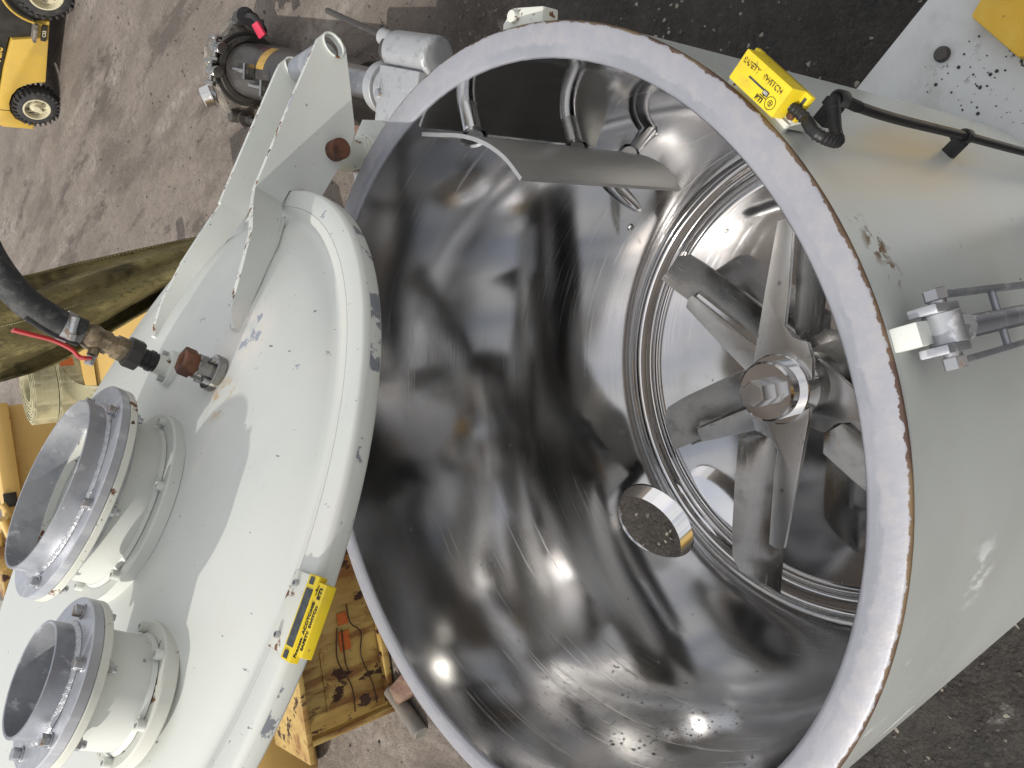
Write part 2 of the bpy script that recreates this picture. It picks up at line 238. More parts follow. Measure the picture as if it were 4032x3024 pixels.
def ground_material():
    m = bpy.data.materials.new('yard_ground'); m.use_nodes = True; t = m.node_tree; N = t.nodes; L = t.links; p = N['Principled BSDF']
    tc = N.new('ShaderNodeTexCoord'); P = tc.outputs['Object']
    def noise(scale, stretch=(1, 1, 1), rot=0, det=8, rg=.65, seed=0):
        mp = N.new('ShaderNodeMapping'); mp.inputs['Scale'].default_value = stretch; mp.inputs['Rotation'].default_value = (0, 0, rot); mp.inputs['Location'].default_value = (seed, seed*2, 0); L.new(P, mp.inputs[0])
        n = N.new('ShaderNodeTexNoise'); n.inputs['Scale'].default_value = scale; n.inputs['Detail'].default_value = det; n.inputs['Roughness'].default_value = rg; L.new(mp.outputs[0], n.inputs[0]); return n.outputs['Fac']
    def mr(src, a, b, c=0, d=1):
        r = N.new('ShaderNodeMapRange'); r.inputs[1].default_value = a; r.inputs[2].default_value = b; r.inputs[3].default_value = c; r.inputs[4].default_value = d; L.new(src, r.inputs[0]); return r.outputs[0]
    def mixc(f, a, b):
        x = N.new('ShaderNodeMix'); x.data_type = 'RGBA'; L.new(f, x.inputs[0])
        for v, k in ((a, 6), (b, 7)):
            if isinstance(v, tuple): x.inputs[k].default_value = (*v, 1)
            else: L.new(v, x.inputs[k])
        return x.outputs[2]
    def math2(op, a, b):
        k = N.new('ShaderNodeMath'); k.operation = op
        for i, v in enumerate((a, b)):
            if isinstance(v, (int, float)): k.inputs[i].default_value = v
            else: L.new(v, k.inputs[i])
        return k.outputs[0]
    # distance from the wet, oily patch round the tank
    sub = N.new('ShaderNodeVectorMath'); sub.operation = 'DISTANCE'; L.new(P, sub.inputs[0]); sub.inputs[1].default_value = (.45, -.75, 0)
    d = math2('ADD', sub.outputs['Value'], math2('MULTIPLY', math2('SUBTRACT', noise(1.3, seed=3), .5), 1.6))
    wet = mr(d, 3.1, 1.7)
    far = mixc(mr(noise(.8, (1, 1, 1), 0, 6), .35, .65), (.16, .134, .111), (.24, .206, .176))
    far = mixc(mr(noise(2.2, (1, .16, 1), .75, 6, .6, 5), .52, .72), far, (.345, .31, .28))        # pale tyre drags
    far = mixc(mr(noise(2.6, (1, .22, 1), .75, 6, .6, 9), .54, .68), far, (.088, .072, .06))
    far = mixc(mr(noise(14, det=10, rg=.75, seed=2), .44, .60), far, (.165, .14, .122))
    far = mixc(mr(noise(1.1, (1, .35, 1), .75, 8, .7, 14), .50, .62), far, (.12, .10, .085))
    far = mixc(mr(noise(30, det=8, rg=.7, seed=11), .60, .68), far, (.30, .275, .25))
    far = mixc(mr(noise(45, det=6, seed=7), .64, .68), far, (.05, .043, .04))
    near = mixc(mr(noise(5, det=9, rg=.7), .40, .66), (.012, .0105, .009), (.036, .030, .025))
    near = mixc(mr(noise(3, det=10, rg=.8, seed=6), .58, .66), near, (.15, .145, .14))
    near = mixc(mr(noise(110, det=4, seed=16), .60, .70), near, (.045, .04, .034))
    mid = mixc(mr(noise(4, det=9, seed=8), .40, .62), (.075, .062, .052), (.11, .095, .082))
    vo = N.new('ShaderNodeTexVoronoi'); vo.inputs['Scale'].default_value = 95; L.new(P, vo.inputs['Vector'])
    vsep = N.new('ShaderNodeSeparateColor'); L.new(vo.outputs['Color'], vsep.inputs[0])
    near = mixc(mr(vsep.outputs[0], .62, 1.0, 0, .6), near, (.042, .037, .032))
    near = mixc(mr(vsep.outputs[1], .985, .99), near, (.24, .22, .18))
    mid = mixc(mr(vsep.outputs[0], .6, 1.0, 0, .5), mid, (.15, .135, .12))
    far = mixc(mr(noise(1.9, (1, .25, 1), .8, 9, .75, 21), .53, .60), far, (.10, .085, .074))  # shadow-like dark bands painted into the far ground colour
    c = mixc(mr(d, 3.8, 2.3), far, mid); c = mixc(wet, c, near)
    spk = mr(noise(150, det=3, seed=4), .72, .75)
    c = mixc(spk, c, (.30, .28, .25))
    L.new(c, p.inputs['Base Color'])
    L.new(mr(math2('MULTIPLY', wet, noise(9, seed=12)), .1, .7, .95, .45), p.inputs['Roughness'])
    p.inputs['Specular IOR Level'].default_value = .35
    b1 = N.new('ShaderNodeBump'); b1.inputs['Strength'].default_value = .9; b1.inputs['Distance'].default_value = .012; L.new(noise(38, det=8, rg=.7), b1.inputs['Height'])
    b2 = N.new('ShaderNodeBump'); b2.inputs['Strength'].default_value = .6; b2.inputs['Distance'].default_value = .05; L.new(noise(5, det=5, seed=3), b2.inputs['Height']); L.new(b1.outputs[0], b2.inputs['Normal'])
    b3 = N.new('ShaderNodeBump'); b3.inputs['Strength'].default_value = .6; b3.inputs['Distance'].default_value = .004; b3.invert = True; L.new(vo.outputs['Distance'], b3.inputs['Height']); L.new(b2.outputs[0], b3.inputs['Normal'])
    L.new(b3.outputs[0], p.inputs['Normal'])
    return m
ground_m = ground_material()

# ------------------------------------------------------------------ geometry helpers
def frame(z, x=None):
    z = V(z).normalized(); a = V(x) if x is not None else (V((1, 0, 0)) if abs(z.x) < .9 else V((0, 1, 0)))
    x = (a - z*a.dot(z)).normalized(); return x, z.cross(x), z
class G:
    def __init__(s): s.v = []; s.f = []; s.m = []
    def add(s, vs, fs, mi=0):
        o = len(s.v); s.v += [V(v) for v in vs]; s.f += [[i+o for i in f] for f in fs]; s.m += [mi]*len(fs); return s
    def box(s, c, size, R=None, mi=0, taper=(1, 1)):
        hx, hy, hz = [a/2 for a in size]; vs = []
        for z in (-1, 1):
            for x, y in ((-1, -1), (1, -1), (1, 1), (-1, 1)):
                k = taper if z > 0 else (1, 1)
                q = V((x*hx*k[0], y*hy*k[1], z*hz)); vs.append(V(c)+(R @ q if R else q))
        return s.add(vs, [(3, 2, 1, 0), (4, 5, 6, 7), (0, 1, 5, 4), (1, 2, 6, 5), (2, 3, 7, 6), (3, 0, 4, 7)], mi)
    def lathe(s, prof, seg=48, o=(0, 0, 0), axis=(0, 0, 1), xdir=None, closed=False, mi=0, a0=0, a1=2*PI):
        X, Y, Z = frame(axis, xdir); o = V(o); full = abs(a1-a0-2*PI) < 1e-6; n = seg if full else seg+1; vs = []
        for r, h in prof:
            for i in range(n):
                a = a0+(a1-a0)*i/seg; vs.append(o+X*(r*math.cos(a))+Y*(r*math.sin(a))+Z*h)
        fs = []; k = len(prof)
        for j in range(k if closed else k-1):
            j2 = (j+1) % k
            for i in range(seg):
                i2 = (i+1) % n; fs.append((j*n+i, j*n+i2, j2*n+i2, j2*n+i))
        return s.add(vs, fs, mi)
    def cyl(s, p0, p1, r0, r1=None, seg=24, mi=0, ch=0):
        p0 = V(p0); p1 = V(p1); r1 = r0 if r1 is None else r1; h = (p1-p0).length
        pr = [(1e-5, 0), (r0-ch, 0), (r0, ch), (r1, h-ch), (r1-ch, h), (1e-5, h)] if ch else [(1e-5, 0), (r0, 0), (r1, h), (1e-5, h)]
        return s.lathe(pr, seg, p0, p1-p0, mi=mi)
    def ring(s, p0, axis, ri, ro, h, seg=48, mi=0, ch=.001):
        return s.lathe([(ri, 0), (ro-ch, 0), (ro, ch), (ro, h-ch), (ro-ch, h), (ri, h)], seg, p0, axis, closed=True, mi=mi)
    def tube(s, pts, r, seg=10, mi=0, cap=True, rf=None):
        pts = [V(p) for p in pts]; n = len(pts); vs = []; fs = []; px = None
        for i, p in enumerate(pts):
            t = (pts[min(i+1, n-1)]-pts[max(i-1, 0)]).normalized()
            if px is None: X, Y, _ = frame(t)
            else:
                X = (px-t*px.dot(t)).normalized(); Y = t.cross(X)
            px = X; rr = rf(i/(n-1)) if rf else r
            for k in range(seg):
                a = 2*PI*k/seg; vs.append(p+X*(rr*math.cos(a))+Y*(rr*math.sin(a)))
        for i in range(n-1):
            for k in range(seg):
                k2 = (k+1) % seg; fs.append((i*seg+k, i*seg+k2, (i+1)*seg+k2, (i+1)*seg+k))
        if cap: fs += [tuple(range(seg-1, -1, -1)), tuple((n-1)*seg+k for k in range(seg))]
        return s.add(vs, fs, mi)
    def prism(s, poly, vec, mi=0, side=None):
        n = len(poly); vec = V(vec); vs = [V(p) for p in poly]+[V(p)+vec for p in poly]
        s.add(vs, [tuple(range(n-1, -1, -1)), tuple(range(n, 2*n))], mi)
        o = len(s.v)-2*n
        for i in range(n):
            j = (i+1) % n; s.f.append([o+i, o+j, o+n+j, o+n+i]); s.m.append(mi if side is None else side)
        return s
    def grid(s, rows, mi=0, closed=False):
        k = len(rows[0]); vs = [p for r in rows for p in r]; fs = []
        for i in range(len(rows)-1):
            for j in range(k if closed else k-1):
                j2 = (j+1) % k; fs.append((i*k+j, i*k+j2, (i+1)*k+j2, (i+1)*k+j))
        return s.add(vs, fs, mi)
    def ball(s, c, r, sub=1, sc=(1, 1, 1), R=None, mi=0):
        b = bmesh.new(); bmesh.ops.create_icosphere(b, subdivisions=sub, radius=r); b.verts.index_update()
        vs = []
        for v in b.verts:
            q = V((v.co.x*sc[0], v.co.y*sc[1], v.co.z*sc[2])); vs.append(V(c)+(R @ q if R else q))
        s.add(vs, [[v.index for v in f.verts] for f in b.faces], mi); b.free(); return s
    def build(s, name, mats, parent=None, bevel=0, sharp=38, smooth=True, weld=True, bseg=2):
        me = bpy.data.meshes.new(name); b = bmesh.new(); vs = [b.verts.new(v) for v in s.v]; b.verts.ensure_lookup_table()
        for f, mi in zip(s.f, s.m):
            try: q = b.faces.new([vs[i] for i in f]); q.material_index = mi
            except ValueError: pass
        if weld: bmesh.ops.remove_doubles(b, verts=b.verts, dist=2e-5)
        bmesh.ops.recalc_face_normals(b, faces=b.faces)
        if bevel:
            es = [e for e in b.edges if len(e.link_faces) == 2 and e.calc_face_angle(0) > math.radians(sharp)]
            bmesh.ops.bevel(b, geom=es, offset=bevel, segments=bseg, profile=.6, affect='EDGES', clamp_overlap=True)
        for e in b.edges:
            e.smooth = not (len(e.link_faces) == 2 and e.calc_face_angle(0) > math.radians(sharp))
        for q in b.faces: q.smooth = smooth
        b.to_mesh(me); b.free()
        for m in (mats if isinstance(mats, (list, tuple)) else [mats]): me.materials.append(m)
        o = bpy.data.objects.new(name, me); col.objects.link(o)
        if parent: o.parent = parent
        return o
def tag(o, label=None, cat=None, group=None, kind=None):
    for k, v in (('label', label), ('category', cat), ('group', group), ('kind', kind)):
        if v: o[k] = v
    return o
def thing(name, label, cat, M=None, group=None):
    o = bpy.data.objects.new(name, None); col.objects.link(o); o.empty_display_size = .05
    if M is not None: o.matrix_world = M
    return tag(o, label, cat, group)
def inst(o, M, parent=None, name=None):
    c = o.copy(); col.objects.link(c)
    if name: c.name = name
    c.parent = parent if parent else o.parent; c.matrix_local = M; return c
def MT(o, z=(0, 0, 1), x=None):
    X, Y, Z = frame(z, x); M = Matrix((X, Y, Z)).transposed().to_4x4(); M.translation = V(o); return M
def text(body, size, m, M, parent, name='lettering', sx=1.0, bold=.0, ext=.0004, align='CENTER'):
    cu = bpy.data.curves.new(name, 'FONT'); cu.body = body; cu.size = size; cu.extrude = ext; cu.offset = bold; cu.align_x = align; cu.align_y = 'CENTER'
    t = bpy.data.objects.new('tmp', cu); col.objects.link(t)
    dg = bpy.context.evaluated_depsgraph_get(); me = bpy.data.meshes.new_from_object(t.evaluated_get(dg)); bpy.data.objects.remove(t)
    if sx != 1: me.transform(Matrix.Diagonal((sx, 1, 1, 1)))
    me.materials.clear(); me.materials.append(m); o = bpy.data.objects.new(name, me); col.objects.link(o); o.parent = parent; o.matrix_local = M; return o
def spline(pts, n=8):
    pts = [V(p) for p in pts]; out = []
    for i in range(len(pts)-1):
        p0 = pts[max(i-1, 0)]; p1 = pts[i]; p2 = pts[i+1]; p3 = pts[min(i+2, len(pts)-1)]
        for k in range(n):
            t = k/n; out.append(.5*((2*p1)+(p2-p0)*t+(2*p0-5*p1+4*p2-p3)*t*t+(3*p1-p0-3*p2+p3)*t**3))
    return out+[pts[-1]]
def pol(az, r, z): a = math.radians(az); return V((r*math.cos(a), r*math.sin(a), z))

# ------------------------------------------------------------------ ground
g = G(); S_ = 600
g.add([(-S_, -S_, 0), (S_, -S_, 0), (S_, S_, 0), (-S_, S_, 0)], [(0, 1, 2, 3)])
tag(g.build('ground', ground_m), kind='structure')
rnd = random.Random(3)
gv = G()
pale = mat('gravel_stone', (.06, .054, .048), .55, layers=[dict(scale=9, lo=.58, hi=.64, col=(.17, .155, .13)), dict(scale=5, lo=.55, hi=.65, col=(.05, .045, .04), seed=4)], bump=[(60, .3, .003)])
for i in range(5200):
    k = rnd.random()
    if k < .45: x = rnd.uniform(-2.4, -.45); y = rnd.uniform(-.8, 1.4)
    elif k < .7: x = rnd.uniform(.6, 2.6); y = rnd.uniform(-.4, 2.2)
    else: x = rnd.uniform(-3, 4.5); y = rnd.uniform(1.2, 7)
    r = rnd.choice((.002, .002, .003, .003, .004, .005, .007, .010)) * (1.6 if y > 2 else 1)
    R = Matrix.Rotation(rnd.uniform(0, 6.28), 3, 'Z') @ Matrix.Rotation(rnd.uniform(-.5, .5), 3, 'X')
    b0 = [V((rnd.uniform(.6, 1.2)*sx*r, rnd.uniform(.6, 1.2)*sy*r, 0)) for sx, sy in ((1, 0), (.3, 1), (-1, .3), (-.2, -1))]
    tp = V((rnd.uniform(-.3, .3)*r, rnd.uniform(-.3, .3)*r, r*rnd.uniform(.5, 1)))
    gv.add([R @ v+V((x, y, 0)) for v in b0]+[R @ tp+V((x, y, .001))], [(0, 1, 4), (1, 2, 4), (2, 3, 4), (3, 0, 4)])
tag(gv.build('gravel', pale, smooth=False, weld=False), 'small loose stones scattered over the dirty yard ground', 'gravel', kind='stuff')

# ------------------------------------------------------------------ mixing tank
T = thing('mixing_tank', 'large round grey mixing tank open at the top, polished stainless steel inside', 'tank')
RI, RO = .555, .600
PAZ, PZ, PR = 125.0, ZR-.831, .113           # discharge opening
def holed(r, z0, z1, azc, zc, rh, nseg=96, da=15, dz=.1145):
    g = G(); A0 = azc+da; A1 = azc-da+360
    zs = [z0+(zc-dz-z0)*i/8 for i in range(8)]+[zc-dz+2*dz*i/12 for i in range(12)]+[zc+dz+(z1-zc-dz)*i/8 for i in range(9)]
    g.grid([[pol(A0+(A1-A0)*j/nseg, r, z) for j in range(nseg+1)] for z in zs])
    K = 12
    for a, b in ((z0, zc-dz), (zc+dz, z1)):
        g.grid([[pol(azc-da+2*da*j/K, r, a+(b-a)*i/8) for j in range(K+1)] for i in range(9)])
    edge = [(-da+2*da*j/K, -dz) for j in range(K)]+[(da, -dz+2*dz*j/K) for j in range(K)]+[(da-2*da*j/K, dz) for j in range(K)]+[(-da, dz-2*dz*j/K) for j in range(K)]
    rows = []
    for i in range(7):
        t = i/6; row = []
        for (a, z) in edge:
            L = math.radians(a)*r; q = math.hypot(L, z); c = (L/q*rh, z/q*rh)
            l2 = c[0]+(L-c[0])*t; zz = c[1]+(z-c[1])*t; row.append(pol(azc+math.degrees(l2/r), r, zc+zz))
        rows.append(row)
    g.grid(rows, closed=True); return g
holed(RO, .12, ZR-.0055, PAZ, PZ, PR+.012).build('outer_shell', grey_paint, T, sharp=60)
holed(RI, ZR-.946, ZR-.004, PAZ, PZ, PR).build('inner_wall', steel, T, sharp=60)
G().lathe([(RI-.0005, ZR-.006), (RI+.003, ZR-.001), (RI+.006, ZR), (RO-.004, ZR), (RO-.0005, ZR-.002), (RO+.0010, ZR-.0045), (RO+.0006, ZR-.0065)], 160).build('rim', rim_m, T, sharp=60)
b = ZR-.95
G().lathe([(RI, ZR-0.9460), (.5540, ZR-0.9530), (.550, ZR-0.9590), (.543, ZR-0.9630), (.535, ZR-0.9650), (.530, ZR-0.9655), (.5285, ZR-0.9690), (.526, ZR-0.9665)], 160).build('bottom_fillet', mirror, T, sharp=50)
G().lathe([(.526, ZR-0.9665), (.523, ZR-0.9720), (.521, ZR-0.9670), (.517, ZR-0.9640), (.513, ZR-0.9670), (.511, ZR-0.9730), (.508, ZR-0.9700), (.504, ZR-0.9690), (.502, ZR-0.9740), (.499, ZR-0.9750)], 160).build('seam_ring', mirror, T, sharp=50)
G().lathe([(.4992, ZR-0.9750), (.497, ZR-0.9720), (.48, ZR-0.9712), (.40, ZR-0.9705), (.30, ZR-0.9700), (.2, ZR-0.9698), (.1, ZR-0.9697), (.02, ZR-0.9697)], 160).build('bottom_dish', mirror, T, sharp=60)
# support ring and legs under the shell
G().ring((0, 0, .10), (0, 0, 1), .50, .60, .03, 96).build('base_ring', grey_paint, T)
for az in (45, 135, 225, 315):
    G().cyl(pol(az, .55, 0), pol(az, .55, .11), .035, seg=20).cyl(pol(az, .55, 0), pol(az, .55, .012), .06, seg=20).build('leg', grey_paint, T)
# discharge spout (a tube through both walls)
pd = pol(PAZ, 1, 0)
G().lathe([(PR-.0005, -.004), (PR+.003, -.004), (PR+.004, .040), (PR+.03, .040), (PR+.03, .052), (PR-.0005, .052)], 64, V((0, 0, PZ))+pd*RI, pd, closed=True).build('discharge_spout', mirror, T, sharp=40)
# deflector plate on three posts
top = [(.530, .137), (.513, .090), (.497, .045), (.478, .005), (.455, -.030), (.425, -.062), (.388, -.088)]
tp = spline([(x, y, 0) for x, y in top], 5); n = len(tp)
D_ = bpy.data.objects
g = G()
th = .0065
nr = []
for i, p in enumerate(tp):
    t = (tp[min(i+1, n-1)]-tp[max(i-1, 0)]).normalized(); nr.append(V((-t.y, t.x, 0)))
rows = []
for p, q in zip(tp, nr):
    k = (p.x-.388)/(.530-.388); zb = ZR-.405-.05*k
    a = p+q*th*.5; c = p-q*th*.5
    rows.append([V((a.x, a.y, ZR-.03)), V((a.x, a.y, (2*ZR-.03+zb-ZR)/2)), V((a.x, a.y, zb)), V((c.x, c.y, zb)), V((c.x, c.y, (2*ZR-.03+zb-ZR)/2)), V((c.x, c.y, ZR-.03))])
g.grid(rows, closed=True); k = len(rows[0])
g.f += [[len(g.v)-k*len(rows)+i for i in range(k)], [len(g.v)-k+i for i in range(k)][::-1]]; g.m += [0, 0]
defl = g.build('deflector_plate', mat('deflector_sheet', (.72, .715, .70), .40, 1, layers=[dict(scale=4, lo=.4, hi=.7, col=(.62, .615, .60), rough=.46), dict(scale=80, lo=.5, hi=.75, col=(.76, .76, .75), stretch=(1, 1, .06), seed=4)], bump=[(260, .10, .0006, (1, 1, .08))]), T, sharp=40)
for zz, zw in ((-.052, -.066), (-.282, -.297), (-.495, -.522)):
    zq = max(zz, -.43) if zz > -.45 else -.428
    p0 = V((.553, .052, ZR+zw)); p1 = V((.4905, .030, ZR+zz if zz > -.45 else ZR-.425))
    d = (p1-p0).normalized()
    G().cyl(p0-d*.004, p1, .0155, seg=28).lathe([(.0155, -.010), (.0172, -.004), (.0220, .002)], 28, p1, d).lathe([(.0182, 0), (.0172, .0015), (.0157, .0025)], 28, p0-d*.001, d).build('post', mirror, defl)
# pointed temperature probe low on the wall
pp = spline([(.512, .215, ZR-.56), (.500, .235, ZR-.60), (.485, .260, ZR-.66), (.468, .285, ZR-.73), (.462, .294, ZR-.755)], 6)
G().tube(pp, .017, 16, rf=lambda t: .0185*(1-t**3)+.0012).build('temperature_probe', mirror, T)
G().lathe([(.0035, .0), (.008, .003), (.010, 0.0)], 20, pol(38.5, .5545, ZR-.775), -pol(38.5, 1, 0)).build('drain_hole', mirror, T)
# water drops and grit stuck to the wall
rd = random.Random(11); g = G()
for i in range(520):
    k = rd.random()
    az = rd.gauss(176, 13) if k < .75 else rd.uniform(95, 215); z = ZR-(rd.gauss(.26, .10) if k < .75 else rd.uniform(.05, .8))
    if z > ZR-.03 or z < ZR-.85: continue
    if abs(az-PAZ) < 11 and abs(z-PZ) < .1: continue
    r = rd.choice((.0011, .0014, .0018, .0024, .0032)); p = pol(az, RI-.0003, z); X, Y, Z = frame(-pol(az, 1, 0)); R = Matrix((X, Y, Z)).transposed()
    g.ball(p, r, 1, (1, 1, .6), R)
tag(g.build('water_drops', drop, T, weld=False), kind='stuff')
# small white lug and hinge bracket outside the rim
g = G(); pz_ = pol(-13.5, .612, ZR-.035)
Rl = Matrix.Rotation(math.radians(-13.5), 3, 'Z')
g.prism([pol(-17.5, .597, ZR-.025), pol(-17, .628, ZR-.03), pol(-11.5, .636, ZR-.028), pol(-9.5, .618, ZR-.026), pol(-9.5, .597, ZR-.025)], (0, 0, -.03))
g.cyl(pol(-12, .622, ZR-.03), pol(-12, .622, ZR-.018), .009, seg=16)
tag(g.build('lug', white_rusty, T, bevel=.003), 'rust stained white lug on the outer wall')

# ------------------------------------------------------------------ lid frame (hinged open, tilted)
LC = V((-.0436, .4401, 1.7374)); LN = V((.4762, -.0581, .8774)).normalized()
LM = MT(LC, LN, (1, 0, 0))
LI = LM.inverted()
def L2W(u, v, h): return LM @ V((u, v, h))
dd = V((.9915, -.1302, 0)); nn = V((.1302, .9915, 0)); UP = V((0, 0, 1))
def BP(s, t, h): return dd*s+nn*t+UP*h
pinc = LM @ BP(.698, 0, -.024); pina = (LM.to_3x3() @ nn).normalized()
# hinge bracket on the tank: swivel post on a shelf plate, knuckle round the lid's pin
SP = V((.578, .398, 0))
g = G(); g.lathe([(0, 1.245), (.042, 1.245), (.042, 1.253), (.0385, 1.255), (.0385, 1.262), (.0355, 1.264), (.0355, 1.268), (.032, 1.270), (.032, 1.372), (.028, 1.376), (0, 1.376)], 40, SP)
hb = g.build('swivel_post', white_rusty, T, sharp=35); hb['label'] = 'rust ringed white swivel post beside the rim'
G().lathe([(.020, -.045), (.034, -.045), (.034, .045), (.020, .045)], 36, pinc, pina, closed=True).build('knuckle', white, hb, sharp=35)
G().prism([V((.47, .36, 1.233)), V((.545, .245, 1.233)), V((.628, .335, 1.233)), V((.652, .40, 1.233)), V((.62, .455, 1.233)), V((.50, .47, 1.233)), V((.43, .41, 1.233))], (0, 0, .012), 0, 1).build('shelf_plate', [white, white_edge], T)
G().prism([V((.53, .29, 1.233)), V((.645, .392, 1.233)), V((.52, .31, 1.02))], (-.007, .009, 0), 0, 1).build('gusset', [white, white_edge], T)

# ------------------------------------------------------------------ mixing tool
I = thing('mixing_tool', 'stainless steel mixing tool with stacked bent blades in the tank bottom', 'impeller', MT((0, 0, ZR-.97)))
z0 = .97
hub = G().lathe([(.115, .0), (.10, .012), (.075, .022), (.068, .04), (.068, z0-.80), (.0, z0-.80)], 56).build('hub', satin, I)
G().lathe([(.064, z0-.80), (.0755, z0-.80), (.0755, z0-.757), (.073, z0-.755), (.062, z0-.755)], 56).lathe([(.0635, z0-.756), (.0635, z0-.716), (.059, z0-.712), (.0, z0-.712)], 56).build('hub_cap', mirror, I)
cb = G(); cb.cyl((0, 0, z0-.7125), (0, 0, z0-.664), .0285, seg=6).cyl((0, 0, z0-.6642), (0, 0, z0-.6615), .0285, .0255, seg=6)
cb.build('cap_bolt', brushed, I, bevel=.0008, sharp=20)
def bend(p, y0, k):   # paddle side rises outward
    return V((p[0], p[1], p[2]+max(0, (y0-p[1]))*k))
def blade(az, z):
    rootM = Matrix.Rotation(math.radians(az), 4, 'Z')
    arm = [(0, .070), (.06, .068), (.20, .051), (.352, .030), (.357, .010), (.352, -.006), (.21, -.004), (.135, .000), (.112, -.020), (.103, -.055), (.07, -.068), (0, -.072)]
    g = G(); g.prism([V((x, y, z-.006)) for x, y in arm], (0, 0, .013))
    bl = g.build('blade', brushed, I, bevel=.0018); bl.matrix_local = rootM
    # paddle: bent plate
    inn = [(.118, -.018), (.150, -.012), (.21, -.012), (.350, -.012), (.358, .018), (.405, .020), (.466, .019)]
    out = [(.108, -.052), (.130, -.088), (.21, -.092), (.33, -.093), (.36, -.092), (.405, -.088), (.432, -.066)]
    rows = []
    for (a, b_) in zip(inn, out):
        row = []
        for k in range(6):
            t = k/5; x = a[0]+(b_[0]-a[0])*t; y = a[1]+(b_[1]-a[1])*t; row.append(V((x, y, z-.010+.030*t**1.4)))
        row += [p-V((0, .0015, .006)) for p in row[::-1]]
        rows.append(row)
    g = G(); g.grid(rows, closed=True); k = 12
    g.f += [list(range(k)), [len(g.v)-k+i for i in range(k)][::-1]]; g.m += [0, 0]
    pd_ = g.build('paddle', satin, bl, sharp=45)
    return bl
for az, z in ((167, z0-.778), (47, z0-.862), (106, z0-.918)):
    blade(az, z); blade(az+180, z)

# ------------------------------------------------------------------ lid
LID = thing('domed_cover', 'white painted domed tank lid standing open on its hinge above the far rim', 'lid', LM)
def dome(r):
    P = [(0, .0905), (.1, .0895), (.25, .083), (.38, .070), (.45, .058), (.50, .043), (.53, .029), (.545, .020), (.56, .018)]
    for (a, x), (b_, y) in zip(P, P[1:]):
        if r <= b_: return x+(y-x)*(r-a)/(b_-a)
    return .018
pr = [(.0001, .0905), (.05, .0903), (.1, .0895), (.18, .0865), (.25, .083), (.32, .0775), (.38, .070), (.42, .0640), (.455, .0565), (.485, .0475), (.508, .0385), (.524, .0305), (.534, .0235), (.5405, .0185), (.546, .0165), (.552, .0175), (.558, .0205), (.566, .0215)]
low = [(r, h-.008) for r, h in pr[::-1] if r > .001]
G().lathe(pr+[(.566, .013)]+[(r, h-.004) for r, h in pr[::-1]][1:], 128).build('dome', white, LID, sharp=70)
G().lathe([(r, h-.0055) for r, h in pr[:-1]]+[(.5595, .004), (.5595, -.006)], 128).build('inner_skin', mirror, LID, sharp=70)
G().lathe([(.5665, .0213), (.594, .0205), (.5985, .018), (.600, .012), (.600, -.004), (.597, -.008), (.560, -.008), (.5605, .006), (.5665, .008)], 160, closed=True).build('flange', [white], LID, sharp=50)
# worn edge band round the flange
G().lathe([(.6004, .0105), (.6008, .008), (.6008, -.003), (.6, -.005)], 160).build('worn_edge', flange_chip, LID)
